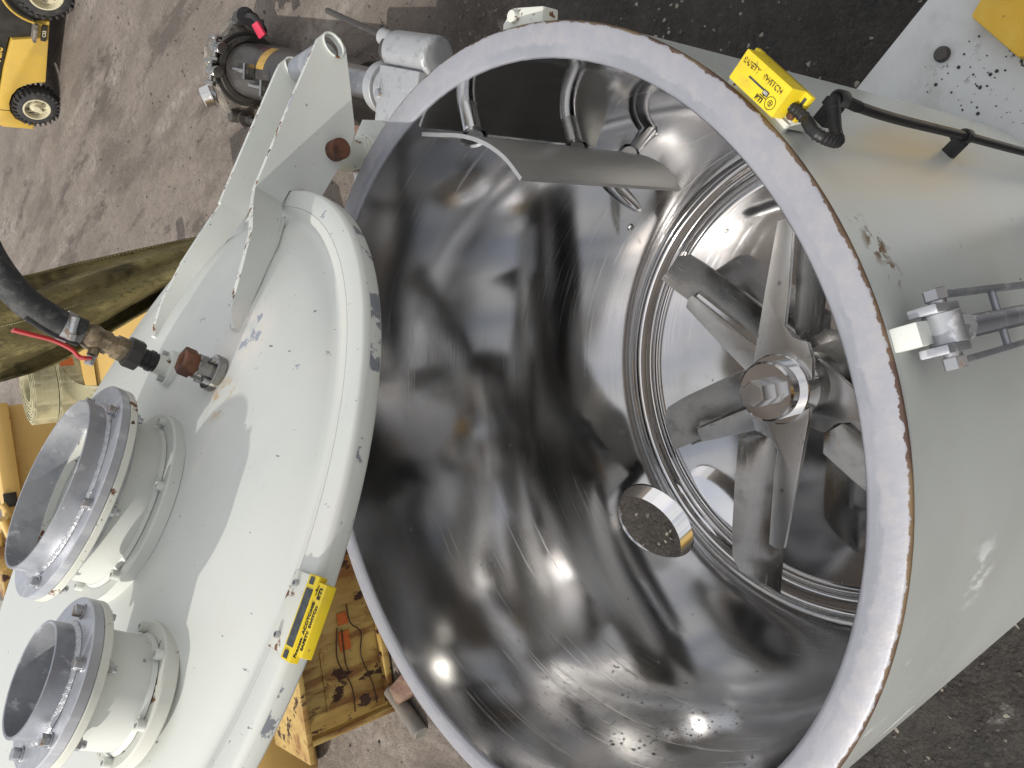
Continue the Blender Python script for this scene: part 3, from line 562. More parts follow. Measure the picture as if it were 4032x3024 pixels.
# bracket plates with folded wings
def plate(t, side):
    sh = [(.561, .076), (.70, .0775), (.844, .078), (.862, .077), (.877, .071), (.886, .058), (.886, .042), (.876, .027), (.817, -.008), (.765, -.038), (.748, -.046), (.722, -.047), (.66, -.040), (.615, -.034), (.602, -.022), (.604, .002), (.59, .022), (.561, .026)]
    g = G()
    # outline with a slot near the tip: ring fan around the slot
    off = -.006
    outer = [BP(s, t+off, h) for s, h in sh]
    sl_ = []
    for k in range(24):
        a = 2*PI*k/24; sl_.append((.866+.0135*math.cos(a)+.004*math.sin(a), .050+.019*math.sin(a)))
    bm_ = bmesh.new(); vo = [bm_.verts.new(p) for p in outer]; vi = [bm_.verts.new(BP(s, t+off, h)) for s, h in sl_]
    eo = [bm_.edges.new((vo[i], vo[(i+1) % len(vo)])) for i in range(len(vo))]; ei = [bm_.edges.new((vi[i], vi[(i+1) % 24])) for i in range(24)]
    bmesh.ops.triangle_fill(bm_, use_beauty=True, use_dissolve=False, edges=eo+ei)
    bm_.verts.index_update(); vs = [v.co.copy() for v in bm_.verts]; fs = [[v.index for v in f.verts] for f in bm_.faces]
    vec = nn*.012
    g.add(vs, fs); g.add([v+vec for v in vs], [f[::-1] for f in fs])
    for loop in (outer, [BP(s, t+off, h) for s, h in sl_]):
        m_ = len(loop); o0 = len(g.v); g.v += [v.copy() for v in loop]+[v+vec for v in loop]
        for i in range(m_):
            j = (i+1) % m_; g.f.append([o0+i, o0+j, o0+m_+j, o0+m_+i]); g.m.append(1)
    bm_.free()
    o = g.build('bracket_plate', [white, white_edge], LID, sharp=30)
    # slot rim
    g = G(); ctr = BP(.866, t, .050)
    for q in (-.0085,):
        g.tube([BP(s, t+q, h) for s, h in [(.866+.016*math.cos(a)+.004*math.sin(a), .050+.0215*math.sin(a)) for a in [2*PI*k/28 for k in range(29)]]], .0022, 8, cap=False)
    g.build('slot_rim', white_edge, o)
    # folded wing running down on to the dome
    if side < 0: path = [(BP(.562, t, 0), .0755, .026), (V((.500, -.196, 0)), .086, .035), (V((.430, -.250, 0)), .090, .050), (V((.350, -.275, 0)), .092, .060), (V((.290, -.279, 0)), .089, .066), (V((.268, -.281, 0)), .076, .066)]
    else: path = [(BP(.562, t, 0), .0735, .026), (V((.508, .004, 0)), .084, .040), (V((.440, .022, 0)), .092, .055), (V((.365, .045, 0)), .092, .066), (V((.322, .048, 0)), .088, .072), (V((.305, .048, 0)), .078, .072)]
    rows = []
    for i, (p, h1, h0) in enumerate(path):
        tt = (path[min(i+1, 5)][0]-path[max(i-1, 0)][0]).normalized(); q = V((-tt.y, tt.x, 0))*.006
        rows.append([p-q+UP*h0, p-q+UP*h1, p+q+UP*h1, p+q+UP*h0])
    g = G()
    for r0, r1 in zip(rows, rows[1:]):
        g.add(r0+r1, [(0, 1, 5, 4), (2, 3, 7, 6)], 0); g.add(r0+r1, [(1, 2, 6, 5), (3, 0, 4, 7)], 1)
    g.add(rows[-1], [(0, 1, 2, 3)], 1)
    g.build('wing', [white, white_edge], o, sharp=30)
    g = G(); g.tube([r[0]*.5+r[3]*.5+V((0, 0, dome(math.hypot(r[0].x, r[0].y))+.003-r[0].z if math.hypot(r[0].x, r[0].y) < .55 else 0)) for r in rows[1:]], .006, 8)
    g.build('weld', white, o)
    return o
pn = plate(-.078, -1); pf = plate(.072, 1)
# cross web under the plates, tip roller and hinge pin
G().cyl(BP(.860, -.050, .043), BP(.860, .052, .043), .0265, seg=32, ch=.003).build('tip_roller', galv, LID)
g = G(); g.cyl(BP(.698, -.109, -.024), BP(.698, .10, -.024), .0185, seg=28, ch=.002)
g.build('hinge_pin', rustm, LID, sharp=30)
G().prism([BP(.640, -.05, -.045), BP(.640, .05, -.045), BP(.640, .05, .012), BP(.640, -.05, .012)], dd*.012).build('stop_plate', white, LID)
# inlet ports
def port(c, hb, hf, ht, rb, rp, rf, rs, nb, a_off):
    c = V((*c, 0)); r0 = c.length
    base = G(); base.lathe([(rp-.004, dome(r0)-.03), (rp, dome(r0)-.03), (rp, hf-.014), (rp-.004, hf-.014)], 72, c, closed=True)
    pt = base.build('inlet_pipe', white, LID, sharp=40)
    G().ring(c+UP*(hb-.018), UP, rp, rb, .018, 72, ch=.002).build('base_flange', white_rusty if rb < .1 else white, pt)
    G().ring(c+UP*(hf-.022), UP, rp-.006, rf, .0095, 72, ch=.0012).build('painted_flange', [white_edge if 0 else white_rusty], pt)
    # weld at the foot
    G().lathe([(rp, hb), (rp+.004, hb+.001), (rp+.001, hb+.006), (rp, hb+.006)], 72, c).build('weld', white, pt)
    sp = G().lathe([(rs-.0035, hf-.035), (rs, hf-.035), (rs, ht-.0006), (rs-.0008, ht), (rs-.0027, ht), (rs-.0035, ht-.0006)], 96, c, closed=True).build('spigot', galv, LID, sharp=40)
    G().ring(c+UP*(hf-.012), UP, rs, rf, .012, 96, ch=.0012).build('spigot_flange', machined, sp)
    G().lathe([(rs, hf), (rs+.0045, hf+.0005), (rs+.003, hf+.003), (rs, hf+.0045)], 96, c).build('weld', weldm, sp)
    # inner ledge seen down the spigot
    G().ring(c+UP*(hf-.034), UP, rs-.022, rs-.004, .004, 64).build('inner_ring', galv, sp)
    for k in range(nb):
        a = a_off+2*PI*k/nb; q = V((math.cos(a), math.sin(a), 0)); rm = (rf+rs)/2+.001
        g = G(); p = c+q*rm+UP*hf
        g.cyl(p, p+UP*.0018, .0085, seg=20).cyl(p+UP*.0018, p+UP*.0095, .0068, seg=6); g.build('bolt', boltm, sp, bevel=.0006)
        p = c+q*rm+UP*(hf-.0225)
        g = G(); g.cyl(p, p-UP*.0075, .0072, seg=6).cyl(p-UP*.0075, p-UP*.013, .004, seg=12); g.build('nut', boltm, pt, bevel=.0006)
        a += PI/nb*.7; q = V((math.cos(a), math.sin(a), 0)); p = c+q*((rb+rp)/2+.001)+UP*hb
        g = G(); g.lathe([(0, 0), (.0062, 0), (.0062, .009), (.0055, .0095), (.0034, .0095), (.0032, .005), (0, .005)], 16, p); g.build('socket_bolt', white, pt)
port((.006, -.172), .096, .173, .199, .135, .112, .146, .115, 6, .35)
port((-.210, -.361), .0735, .158, .182, .081, .0635, .091, .061, 6, .9)
# latch lug on the far edge of the lid flange
g = G(); g.box((-.205, .575, .028), (.05, .05, .014)).cyl((-.205, .58, .035), (-.205, .58, .047), .008, seg=6); g.build('latch_lug', white_rusty, LID, bevel=.002)

# ------------------------------------------------------------------ capped nozzle on the lid
NB = V((.198, -.281, .0775))
NZ = thing('capped_nozzle', 'short steel nozzle on the lid closed by a rusty hexagonal plug', 'nozzle', LM @ MT(NB))
G().ring((0, 0, -.004), UP, .010, .026, .013, 40).build('flange', satin, NZ)
G().cyl((0, 0, .008), (0, 0, .030), .0175, seg=36, ch=.001).build('body', satin, NZ)
G().cyl((0, 0, .029), (0, 0, .034), .0165, seg=32).lathe([(.008, .034), (.0205, .034), (.0205, .048), (.019, .050), (.010, .050), (.007, .044), (0, .044)], 6).build('plug', rustm, NZ, bevel=.001)
for k in range(4):
    a = .6+k*PI/2; p = V((.0215*math.cos(a), .0215*math.sin(a), .009))
    G().lathe([(0, 0), (.0045, 0), (.0045, .009), (.0025, .009), (.0025, .005), (0, .005)], 14, p).build('bolt', boltm, NZ)

# ------------------------------------------------------------------ water hose with ball valve on the lid
HB = V((.222, -.118, .0845))
HA = thing('hose_assembly', 'dark hose with clamp and brass ball valve with red lever, screwed to the lid', 'hose', LM @ MT(HB))
g = G(); pts = []
for a in range(36):
    t = 2*PI*a/36; r = .0225+.010*abs(math.cos(t-.5))**3; pts.append(V((r*math.cos(t), r*math.sin(t), -.006)))
g.prism(pts, (0, 0, .016)); fl = g.build('flange', white, HA, bevel=.002)
for s in (1, -1):
    p = V((.0255*math.cos(.5)*s, .0255*math.sin(.5)*s, .010)); G().cyl(p, p+UP*.009, .0048, seg=6).build('bolt', boltm, fl)
G().cyl((0, 0, .009), (0, 0, .026), .0165, .0155, seg=28).build('socket', white_rusty, HA)
G().cyl((0, 0, .025), (0, 0, .052), .0145, seg=28).ring((0, 0, .030), UP, .014, .0165, .008, 28).build('nipple', blackm, HA)
G().cyl((0, 0, .050), (0, 0, .072), .0235, seg=8, ch=.002).build('union_nut', darkst, HA, sharp=30)
G().cyl((0, 0, .071), (0, 0, .088), .0185, seg=8).cyl((0, 0, .087), (0, 0, .098), .0145, seg=24).build('reducer', brass, HA, sharp=30)
vb = G().cyl((0, 0, .097), (0, 0, .110), .0175, seg=8).ball((0, 0, .120), .0195, 3).cyl((0, 0, .126), (0, 0, .141), .0165, seg=8).cyl((0, 0, .112), (-.026, -.004, .112), .0075, seg=16).build('valve_body', brass, HA, sharp=30)
g = G(); lp = spline([(-.030, -.004, .112), (-.034, -.004, .126), (-.028, -.005, .140), (-.026, -.006, .165), (-.030, -.006, .195), (-.033, -.006, .216)], 5)
rows = []
for i, p in enumerate(lp):
    t = i/(len(lp)-1); wd = .0085 if t < .2 else (.0055+.003*max(0, (t-.6)/.4))
    rows.append([p+V((0, -wd, 0))+V((.0015, 0, 0)), p+V((0, wd, 0))+V((.0015, 0, 0)), p+V((0, wd, 0))-V((.003, 0, 0)), p-V((0, wd, 0))-V((.003, 0, 0))])
g.grid(rows, closed=True); g.f += [[0, 1, 2, 3], [len(g.v)-1-i for i in range(4)]]; g.m += [0, 0]
g.build('lever', redm, HA, bevel=.0012, sharp=30)
G().cyl((-.028, -.004, .112), (-.040, -.004, .112), .0065, seg=6).build('lever_nut', boltm, HA)
hp = spline([(0, 0, .134), (0, 0, .165), (.004, -.001, .190), (.012, .000, .218), (.034, .008, .252), (.066, .018, .285), (.12, .03, .325), (.2, .05, .36)], 7)
G().tube(hp, .0205, 20).build('hose', hosem, HA)
g = G(); g.lathe([(.0200, -.006), (.0222, -.006), (.0222, .006), (.0200, .006)], 36, (0, 0, .156), closed=True).cyl((-.016, -.022, .150), (.010, -.030, .156), .0055, seg=12).cyl((-.012, -.025, .150), (-.020, -.0205, .148), .0065, seg=6)
g.build('hose_clamp', boltm, HA)

# ------------------------------------------------------------------ yellow safety switch on the lid edge
def rb(a): return Matrix.Rotation(a, 4, 'Z')
SM = LM @ MT((-.088, -.602, .0215)) @ rb(math.radians(-7))
SW = thing('lid_safety_switch', 'yellow safety switch half with dark inlay strip bolted to the edge of the white lid', 'switch', SM)
# bent white mounting plate (x along the edge, y towards the lid centre)
g = G(); g.box((0, .020, .004), (.082, .042, .004)); g.box((0, -.003, -.004), (.080, .005, .016))
mp_ = g.build('mounting_plate', [white_rusty], SW, bevel=.001)
for x in (-.026, .028): G().lathe([(0, .0), (.0036, 0), (.0036, .0045), (.0022, .0045), (.0022, .002), (0, .002)], 14, (x, .026, .006)).build('bolt', boltm, mp_)
sw = G(); sw.box((0, -.011, .006), (.086, .021, .010)); sw.box((.002, -.0295, .004), (.072, .0175, .012)); body = sw.build('body', swyel, SW, bevel=.0012)
G().box((0, -.011, .0112), (.058, .0135, .0012)).build('inlay', inlay, body, bevel=.0004)
for x in (-.037, .037): G().box((x, -.010, .0112), (.0075, .008, .0012)).build('slot', inlay, body)
text('Process  ACOTOM®', .0068, ink, Matrix.Translation((-.009, -.0262, .0102)), body, sx=.92, bold=.00012)
text('SAFETY  SWITCH', .0062, ink, Matrix.Translation((-.006, -.0338, .0102)), body, sx=.92, bold=.00012)
lg = Matrix.Translation((.0275, -.0292, .0102))
text('BTI', .0078, ink, lg @ Matrix.Translation((0, -.0022, 0)), body, sx=1.05, bold=.0003)
G().box((.0300, -.0248, .0104), (.0105, .0009, .0006)).cyl((.0300, -.0228, .0101), (.0300, -.0228, .0107), .0011, seg=12).build('emblem', ink, body)

# ------------------------------------------------------------------ yellow safety switch on the tank rim
azS = -54.2
X_ = V((math.sin(math.radians(azS)), -math.cos(math.radians(azS)), 0)); 
SM2 = MT(pol(azS, .617, ZR-.014), UP, X_) @ Matrix.Scale(.86, 4)           # x clockwise along the rim, y outwards
S2 = thing('tank_safety_switch', 'dirty yellow safety switch box on a white plate beside the tank rim', 'switch', SM2)
mp_ = G().box((0, -.022, -.004), (.108, .024, .008)).box((0, -.012, -.03), (.104, .012, .05)).build('mounting_plate', white_rusty, S2, bevel=.002)
sw = G(); sw.box((0, .008, .001), (.084, .040, .040)); sw.box((0, .010, -.014), (.106, .036, .010)); body = sw.build('body', swyel, S2, bevel=.002)
for x in (-.0475, .0475): G().box((x, .016, -.0088), (.004, .012, .0012)).build('slot', inlay, body); G().cyl((x, -.003, -.009), (x, -.003, -.001), .0045, seg=16, ch=.001).build('bolt', rustm, S2)
text('SAFETY   SWITCH', .0095, inkworn, Matrix.Translation((-.002, .0165, .0212)), body, sx=.95, bold=.0002)
G().box((.0, .0055, .0212), (.034, .0022, .0008)).box((.016, .0040, .0212), (.009, .006, .0008)).build('serial_plate', inlay, body)
text('001', .0055, paper, Matrix.Translation((.016, .0040, .0219)), body, sx=.9)
text('BTI', .0085, ink, Matrix.Translation((.012, -.0062, .0212)), body, bold=.0003)
G().box((.0150, -.0010, .0212), (.011, .001, .0006)).cyl((.0150, .0012, .0209), (.0150, .0012, .0216), .0012, seg=12).lathe([(.0072, 0), (.0078, 0), (.0078, .0006), (.0072, .0006)], 32, (.029, -.001, .0209), closed=True).lathe([(.0030, 0), (.0035, 0), (.0035, .0006), (.0030, .0006)], 24, (.029, -.001, .0209), closed=True).box((.029, -.001, .0212), (.0062, .0006, .0006)).box((.029, -.001, .0212), (.0006, .0062, .0006)).build('emblem', ink, body)

# ------------------------------------------------------------------ black conduit running down the tank
CO = thing('conduit', 'black corrugated conduit looping from the yellow switch and clipped down the tank wall', 'conduit', MT((.36, -.55, 0)))
CI = CO.matrix_world.inverted()
e0 = SM2 @ V((.050, .006, -.006))
cp = [SM2 @ V((.040, .006, -.004)), e0+X_*.012, pol(-61.6, .627, ZR-.006), pol(-62.6, .629, ZR-.020), pol(-62.6, .630, ZR-.036), pol(-60.9, .630, ZR-.052), pol(-58.6, .632, ZR-.078), pol(-56.7, .635, ZR-.100), pol(-56.1, .636, ZR-.125), pol(-56.6, .634, ZR-.16), pol(-57.0, .632, ZR-.26), pol(-57.2, .631, ZR-.46), pol(-58.0, .631, ZR-.68), pol(-58.2, .631, ZR-1.0), pol(-58.2, .631, ZR-1.2)]
cs = spline(cp, 26)
cl = []
acc = 0
tot = sum((a-b_).length for a, b_ in zip(cs, cs[1:]))
g = G(); pts = [CI @ p for p in cs]
# resample for corrugation
rs = []; step = .0016; acc = 0
for a, b_ in zip(pts, pts[1:]):
    L = (b_-a).length; k = 0.0
    while acc < L: rs.append(a+(b_-a)*(acc/L)); acc += step
    acc -= L
cut = [i for i in range(len(rs))]
N0 = int(.24/step)
g.tube(rs[:N0], .0075, 12, rf=None)
gg = G()
seg = 12
gg.tube(rs[:N0], .0078, 12, rf=(lambda t: .0058+.0010*(1 if int(t*(N0-1)) % 3 == 0 else 0)))
gg.tube(rs[N0-1::8], .0062, 14)
gg.build('hose', blackm, CO, sharp=75)
for az, zz in ((-56.4, ZR-.115), (-57.2, ZR-.465)):
    g = G(); c = CI @ pol(az, .637 if zz > ZR-.2 else .631, zz); od = pol(az, 1, 0); tdir = V((0, 0, 1))
    g.lathe([(.0060, -.008), (.0100, -.008), (.0100, .008), (.0060, .008)], 24, c, tdir, closed=True)
    X, Y, Z = frame(-od, UP); R = Matrix((X, Y, Z)).transposed()
    g.box(c-od*.019, (.015, .018, .026), R); g.box(c-od*.010+V(Y)*.010, (.010, .007, .010), R)
    g.build('clip', blackm, CO, bevel=.001)

# ------------------------------------------------------------------ swing bolt hanging below the rim at the front
SB = thing('swing_bolt', 'zinc plated swing bolt with clevis hanging from a white block at the tank front', 'clamp', MT(pol(-82.3, .60, ZR-.03), UP, V((math.sin(math.radians(-82.3)), -math.cos(math.radians(-82.3)), 0))))
# local: x along the rim (clockwise), y outwards, z up
lo = lambda x, y, z: V((x, y, z))
G().box((0, .012, .004), (.024, .030, .030)).build('block', white, SB, bevel=.002)
for x in (-.020, .020): G().prism([lo(x-.0045, .016, .008), lo(x-.0045, .044, .008), lo(x-.0045, .048, -.036), lo(x-.0045, .020, -.042)], (.009, 0, 0)).build('clevis_cheek', galv, SB, bevel=.002)
G().cyl((-.033, .034, -.022), (.033, .034, -.022), .0085, seg=24, ch=.001).build('pivot_pin', boltm, SB)
g = G(); g.cyl((-.0155, .034, -.022), (.0155, .034, -.022), .0175, seg=32, ch=.001); g.cyl((0, .034, -.030), (.002, .036, -.054), .014, .0165, seg=8); eye = g.build('eye', galv, SB, sharp=30)
rp_ = [lo(.002, .036, -.052)+V((-.004, .002, -.25))*(i/150) for i in range(151)]
G().tube(rp_, .0115, 14, rf=lambda t: .0108+.0009*(1 if int(t*150) % 2 else 0)).build('threaded_rod', galv, SB, sharp=80)
for s in (-1, 1):
    G().cyl((s*.028, .034, -.022), (s*.040, .034, -.022), .0115, seg=6, ch=.001).build('nut', boltm, SB)
    g = G(); a = lo(s*.034, .034, -.018); b_ = lo(s*.031-.004, .040, -.30)
    X, Y, Z = frame(b_-a, (1, 0, 0)); R = Matrix((X, Y, Z)).transposed()
    g.box((a+b_)*.5, (.006, .016, (b_-a).length), R); g.build('side_bar', galv, SB, bevel=.0015)
for z in (-.155,): G().cyl((-.033, .038, z), (.033, .038, z), .004, seg=12).build('cross_pin', galv, SB)

# ------------------------------------------------------------------ olive lifting sling behind the lid
g = G(); ue = spline([(.44, 1.06, 2.30), (.47, 1.03, 1.98), (.485, 1.01, 1.78), (.525, 1.0, 1.62), (.585, 1.0, 1.365), (.60, .98, 1.25)], 10)
le = spline([(.20, 1.10, 2.22), (.235, 1.03, 1.93), (.258, 1.0, 1.82), (.288, 1.0, 1.705), (.355, 1.0, 1.575), (.47, .99, 1.36)], 10)
rows = []
for i, (a, b_) in enumerate(zip(ue, le)):
    t = i/(len(ue)-1); row = []
    for k in range(49):
        s = k/48; y = .065*math.sin(s*PI*2.4+.4+t*1.2)*(.3+1.0*t)+.055*abs(math.sin(s*7.5+t*2.2))*(.4+t)+.012*math.sin(s*23+t*6)*t
        row.append(a.lerp(b_, s)+V((0, y, 0)))
    rows.append(row)
g.grid(rows)
slg = g.build('lifting_sling', sling_m, sharp=80); tag(slg, 'wide olive webbing sling hanging in folds behind the lid', 'sling')
md = slg.modifiers.new('thick', 'SOLIDIFY'); md.thickness = .004
st = G()
for k in (1, 24, 47):
    for i in range(0, len(rows)-1):
        for j in range(3):
            p = rows[i][k].lerp(rows[i+1][k], (j+.25)/3); q = rows[i][k].lerp(rows[i+1][k], (j+.75)/3); st.tube([p+V((0, -.0045, 0)), q+V((0, -.0045, 0))], .0015, 5)
so = st.build('stitching', web_m, slg, weld=False); so['kind'] = 'stuff'

# ------------------------------------------------------------------ dark cylinder lying on the ground beyond the hinge
A0 = V((2.02, 3.20, .175)); A1 = V((1.42, 1.98, .175)); ax = (A1-A0).normalized(); L = (A1-A0).length
HC = thing('pressure_cylinder', 'oily black cylinder with cast head and clamp bolts lying on the ground', 'cylinder', MT(A0-UP*.175, UP, ax))
# local: x along the axis towards the tank, y left of it, z up
ce = V((0, 0, .175))
G().lathe([(0, 0), (.140, 0), (.140, L-.01), (.135, L), (0, L)], 56, ce, (1, 0, 0)).build('barrel', darkst, HC, sharp=35)
g = G(); g.prism([ce+V((-.11, y, z)) for y, z in ((-.27, -.05), (-.285, .02), (-.25, .075), (-.16, .12), (-.06, .165), (.05, .17), (.14, .13), (.23, .07), (.27, .02), (.26, -.06), (.16, -.15), (-.16, -.15))], (.13, 0, 0))
g.ball(ce+V((-.09, .05, .13)), .085, 2, (.8, 1.2, .7)); g.ball(ce+V((-.09, -.13, .08)), .07, 2, (.8, 1.2, .7))
hd = g.build('head', cast, HC, bevel=.014)
G().ring(ce+V((.02, 0, 0)), (1, 0, 0), .145, .190, .03, 48).ring(ce+V((.06, 0, 0)), (1, 0, 0), .145, .172, .025, 48).build('flange', darkst, HC)
for y, z in ((-.25, .03), (.245, .02)):
    p = ce+V((.02, y, z)); g = G()
    g.cyl(p+V((-.01, 0, -.04)), p+V((-.01, 0, .05)), .036, seg=20).cyl(p, p+V((.22, 0, 0)), .015, seg=12).cyl(p+V((.09, 0, 0)), p+V((.105, 0, 0)), .045, seg=20).box(p+V((.12, 0, 0)), (.012, .035, .11)).cyl(p+V((.13, 0, 0)), p+V((.16, 0, 0)), .026, seg=6)
    g.build('swing_eyebolt', darkst, HC, bevel=.002)
for y, z in ((-.03, .185), (.09, .165)):
    p = ce+V((.05, y, z)); g = G()
    g.cyl(p+V((-.05, 0, 0)), p+V((.05, 0, 0)), .032, seg=20, ch=.004).cyl(p+V((.0, -.06, .02)), p+V((.0, .05, .02)), .014, seg=12).cyl(p+V((0, -.075, .02)), p+V((0, -.05, .02)), .028, seg=6).cyl(p+V((0, .04, .02)), p+V((0, .055, .02)), .034, seg=20)
    g.build('clamp', satin, HC, bevel=.002)
cp_ = ce+V((-.10, -.16, .10)); G().cyl(cp_, cp_+V((-.02, -.0, .03)), .028, seg=24).build('cap_neck', boltm, HC)
G().lathe([(0, .055), (.050, .055), (.055, .05), (.057, .012), (.065, .010), (.065, .0), (0, 0)], 40, cp_+V((-.02, 0, .03)), (-.35, -.45, .8)).build('breather_cap', brushed, HC, sharp=35)
g = G(); g.tube(spline([(.10, .25, .24), (.20, .26, .27), (.30, .26, .27), (.36, .22, .24), (.33, .19, .22)], 6), .014, 10); g.cyl((.19, .26, .265), (.215, .26, .27), .045, seg=20); g.build('cable', blackm, HC)
G().prism([V((.27, .225, .25)), V((.375, .245, .27)), V((.385, .19, .23)), V((.30, .165, .22))], (.004, -.004, .014)).build('red_tag', pinkm, HC, bevel=.002)
G().lathe([(.1408, 0), (.1408, .085)], 12, ce+V((.46, 0, 0)), (1, 0, 0), xdir=(0, 0, 1), a0=-1.15, a1=-.15).build('label_strip', label_y, HC)
for (x, y) in ((.55, -.06), (.35, .0)): G().cyl((x-.1, y, .335), (x+.12, y, .345), .012, seg=10).box((x+.10, y, .345), (.02, .075, .05)).build('nipple', satin, HC)
R = Matrix((ax, UP.cross(ax), UP)).transposed()
tag(G().box((A0+A1)*.5+V((-.10, .10, -.155))+ax*.06, (1.62, .12, .04), R).build('timber_bearer', timber, bevel=.006), 'dirty brown timber bearer on the ground under the black cylinder', 'timber')

# ------------------------------------------------------------------ aluminium actuator in front of it
P0 = V((1.285, 1.60, .34)); P1 = V((1.10, 1.24, .34)); ax2 = (P1-P0).normalized()
AC = thing('actuator', 'cast aluminium actuator with twin bores and a chrome rod beyond the rim', 'actuator', MT(V((P0.x, P0.y, 0)), UP, ax2))
G().cyl((-.42, 0, .33), (.02, 0, .36), .062, seg=40).build('rod', chrome, AC)
G().ring((-.01, 0, .36), (1, 0, 0), .060, .098, .05, 48).ring((.05, 0, .36), (1, 0, 0), .05, .088, .04, 48).build('collar', alum, AC)
g = G(); g.box((.20, -.03, .34), (.26, .22, .20)).cyl((.06, +.135, .37), (.34, +.135, .37), .072, seg=36, ch=.012).box((.20, .09, .35), (.24, .10, .12)); g.build('body', alum, AC, bevel=.012)
G().ring((.02, +.135, .37), (1, 0, 0), .03, .052, .05, 36).build('bore_seal', darkst, AC)
G().cyl((-.36, .24, .44), (.03, .17, .38), .012, seg=14).build('thin_rod', darkst, AC)
G().cyl((-.02, .178, .388), (.03, .17, .378), .030, seg=24, ch=.003).build('rod_collar', alum, AC)
for x in (.09, .31): G().cyl((x, -.02, .44), (x, -.02, .455), .014, seg=6).build('bolt', boltm, AC)
g = G()
for x in (.11, .29): g.box((x, .03, .12), (.05, .16, .24))
g.build('stand', alum, AC, bevel=.004)

# ------------------------------------------------------------------ forklift
F_ = V((.49, -.87, 0)).normalized()
FK = thing('forklift', 'yellow and black counterbalance forklift parked far across the yard', 'forklift', MT((3.6, 7.95, 0), UP, F_))
# local: x forwards, y away from the camera side, z up; near side at y = 0
bd = [(-.40, .20), (-.40, .47), (-.37, .52), (-.19, .525), (-.02, .522), (.30, .50), (.637, .456), (.683, .285), (.874, .288), (.892, .166), (.20, .142), (.185, .22), (.15, .30), (.09, .375), (0, .42), (-.10, .435), (-.20, .42), (-.28, .37), (-.32, .30), (-.345, .20)]
G().prism([V((x, .02, z)) for x, z in bd], (0, .86, 0)).build('body', fyel, FK, bevel=.012)
up = [(-.36, .525), (-.33, .74), (-.18, .80), (.35, .80), (.62, .78), (.66, .47), (.30, .506), (-.02, .528), (-.19, .531)]
G().prism([V((x, .05, z)) for x, z in up], (0, .80, 0)).build('hood', fblack, FK, bevel=.02)
G().prism([V((x, .045, z)) for x, z in [(.64, .46), (.69, .29), (.88, .292), (.90, .35), (.97, .47), (1.07, .56), (1.25, .60), (1.30, .75), (.62, .78)]], (0, .80, 0)).build('floor_panel', fblack, FK, bevel=.01)
g = G(); arc = [V((1.19+.325*math.cos(a), -.005, .225+.36*math.sin(a))) for a in [PI*.03+PI*.96*k/20 for k in range(21)]]
g.tube(arc[1:], .012, 8); g.build('fender_trim', fyel, FK)
G().prism([V((1.19+.32*math.cos(a), .03, .225+.355*math.sin(a))) for a in [PI*.02+PI*.95*k/16 for k in range(17)]]+[V((.93, .03, .17)), V((1.4, .03, .17))], (0, .80, 0)).build('front_arch', fblack, FK)
G().box((.78, -.0, .288), (.19, .09, .03)).build('step', cast, FK, bevel=.004)
G().box((-.185, .0195, .36), (.006, .004, .33)).build('panel_gap', fblack, FK)
G().box((.765, .012, .206), (.165, .02, .045)).build('badge', fblack, FK, bevel=.002)
text('C55', .042, cream, Matrix.Translation((.765, .0005, .206)) @ Matrix.Rotation(PI/2, 4, 'X'), FK, 'badge_lettering', bold=.001, sx=1.0)
text('Yale', .125, fyel, Matrix.Translation((.43, .046, .562)) @ Matrix.Rotation(math.radians(4), 4, 'Y') @ Matrix.Rotation(PI/2, 4, 'X'), FK, 'lettering', bold=.003, sx=.85)
def wheel(x, y, r, wd):
    wh = G().lathe([(r*.62, 0), (r*.80, .0), (r*.95, .018), (r, .045), (r, wd-.045), (r*.95, wd-.018), (r*.8, wd), (r*.62, wd)], 48, (0, 0, 0), (0, 1, 0), xdir=(1, 0, 0)).build('wheel', tyre, FK)
    g = G()
    for k in range(26):
        a = 2*PI*k/26
        for s, o in ((0, 0), (1, PI/26)):
            c = V((math.cos(a+o)*r*.965, (.03 if s == 0 else wd-.03), math.sin(a+o)*r*.965)); R = Matrix.Rotation(-(a+o), 3, 'Y'); g.box(c, (.030, .07, r*.10), R)
    g.build('tread', tyre, wh, bevel=.003)
    G().lathe([(r*.63, .008), (r*.60, -.004), (r*.54, -.004), (r*.52, .012), (r*.50, .05), (r*.30, .055), (r*.26, .03), (r*.12, .02), (0, .02)], 40, (0, 0, 0), (0, 1, 0), xdir=(1, 0, 0)).build('rim', cream, wh)
    G().cyl((0, .022, 0), (0, -.004, 0), r*.20, r*.17, seg=28, ch=.004).build('hub', cream, wh)
    for k in range(6):
        a = 2*PI*k/6; c = V((math.cos(a)*r*.38, .052, math.sin(a)*r*.38)); G().cyl(c, c+V((0, -.018, 0)), .012, seg=6).build('lug_nut', cast, wh)
    wh.location = (x, y, r)
    return wh
for y in (-.03, .77): wheel(-.10, y, .205, .15)
for y in (-.045, .76): wheel(1.19, y, .235, .19)
for x0, x1 in ((.0, .05), (1.2, 1.0)):
    for y in (.08, .82): G().box(((x0+x1)/2, y, 1.15), (.05, .05, .80)).build('guard_post', fblack, FK, bevel=.008)
g = G(); g.box((.52, .10, 1.56), (1.1, .05, .05)).box((.52, .80, 1.56), (1.1, .05, .05))
for i in range(7): g.box((.05+.16*i, .45, 1.56), (.03, .70, .03))
g.build('overhead_guard', fblack, FK)
G().box((.25, .45, .86), (.40, .42, .12)).box((.06, .45, 1.05), (.10, .40, .36)).build('seat', fblack, FK, bevel=.03)
for y in (.20, .70): G().box((1.52, y, .85), (.09, .06, 1.55)).build('mast_rail', darkst, FK, bevel=.006)
G().box((1.52, .45, 1.5), (.06, .5, .06)).box((1.58, .45, .35), (.05, .7, .35)).build('carriage', darkst, FK, bevel=.006)
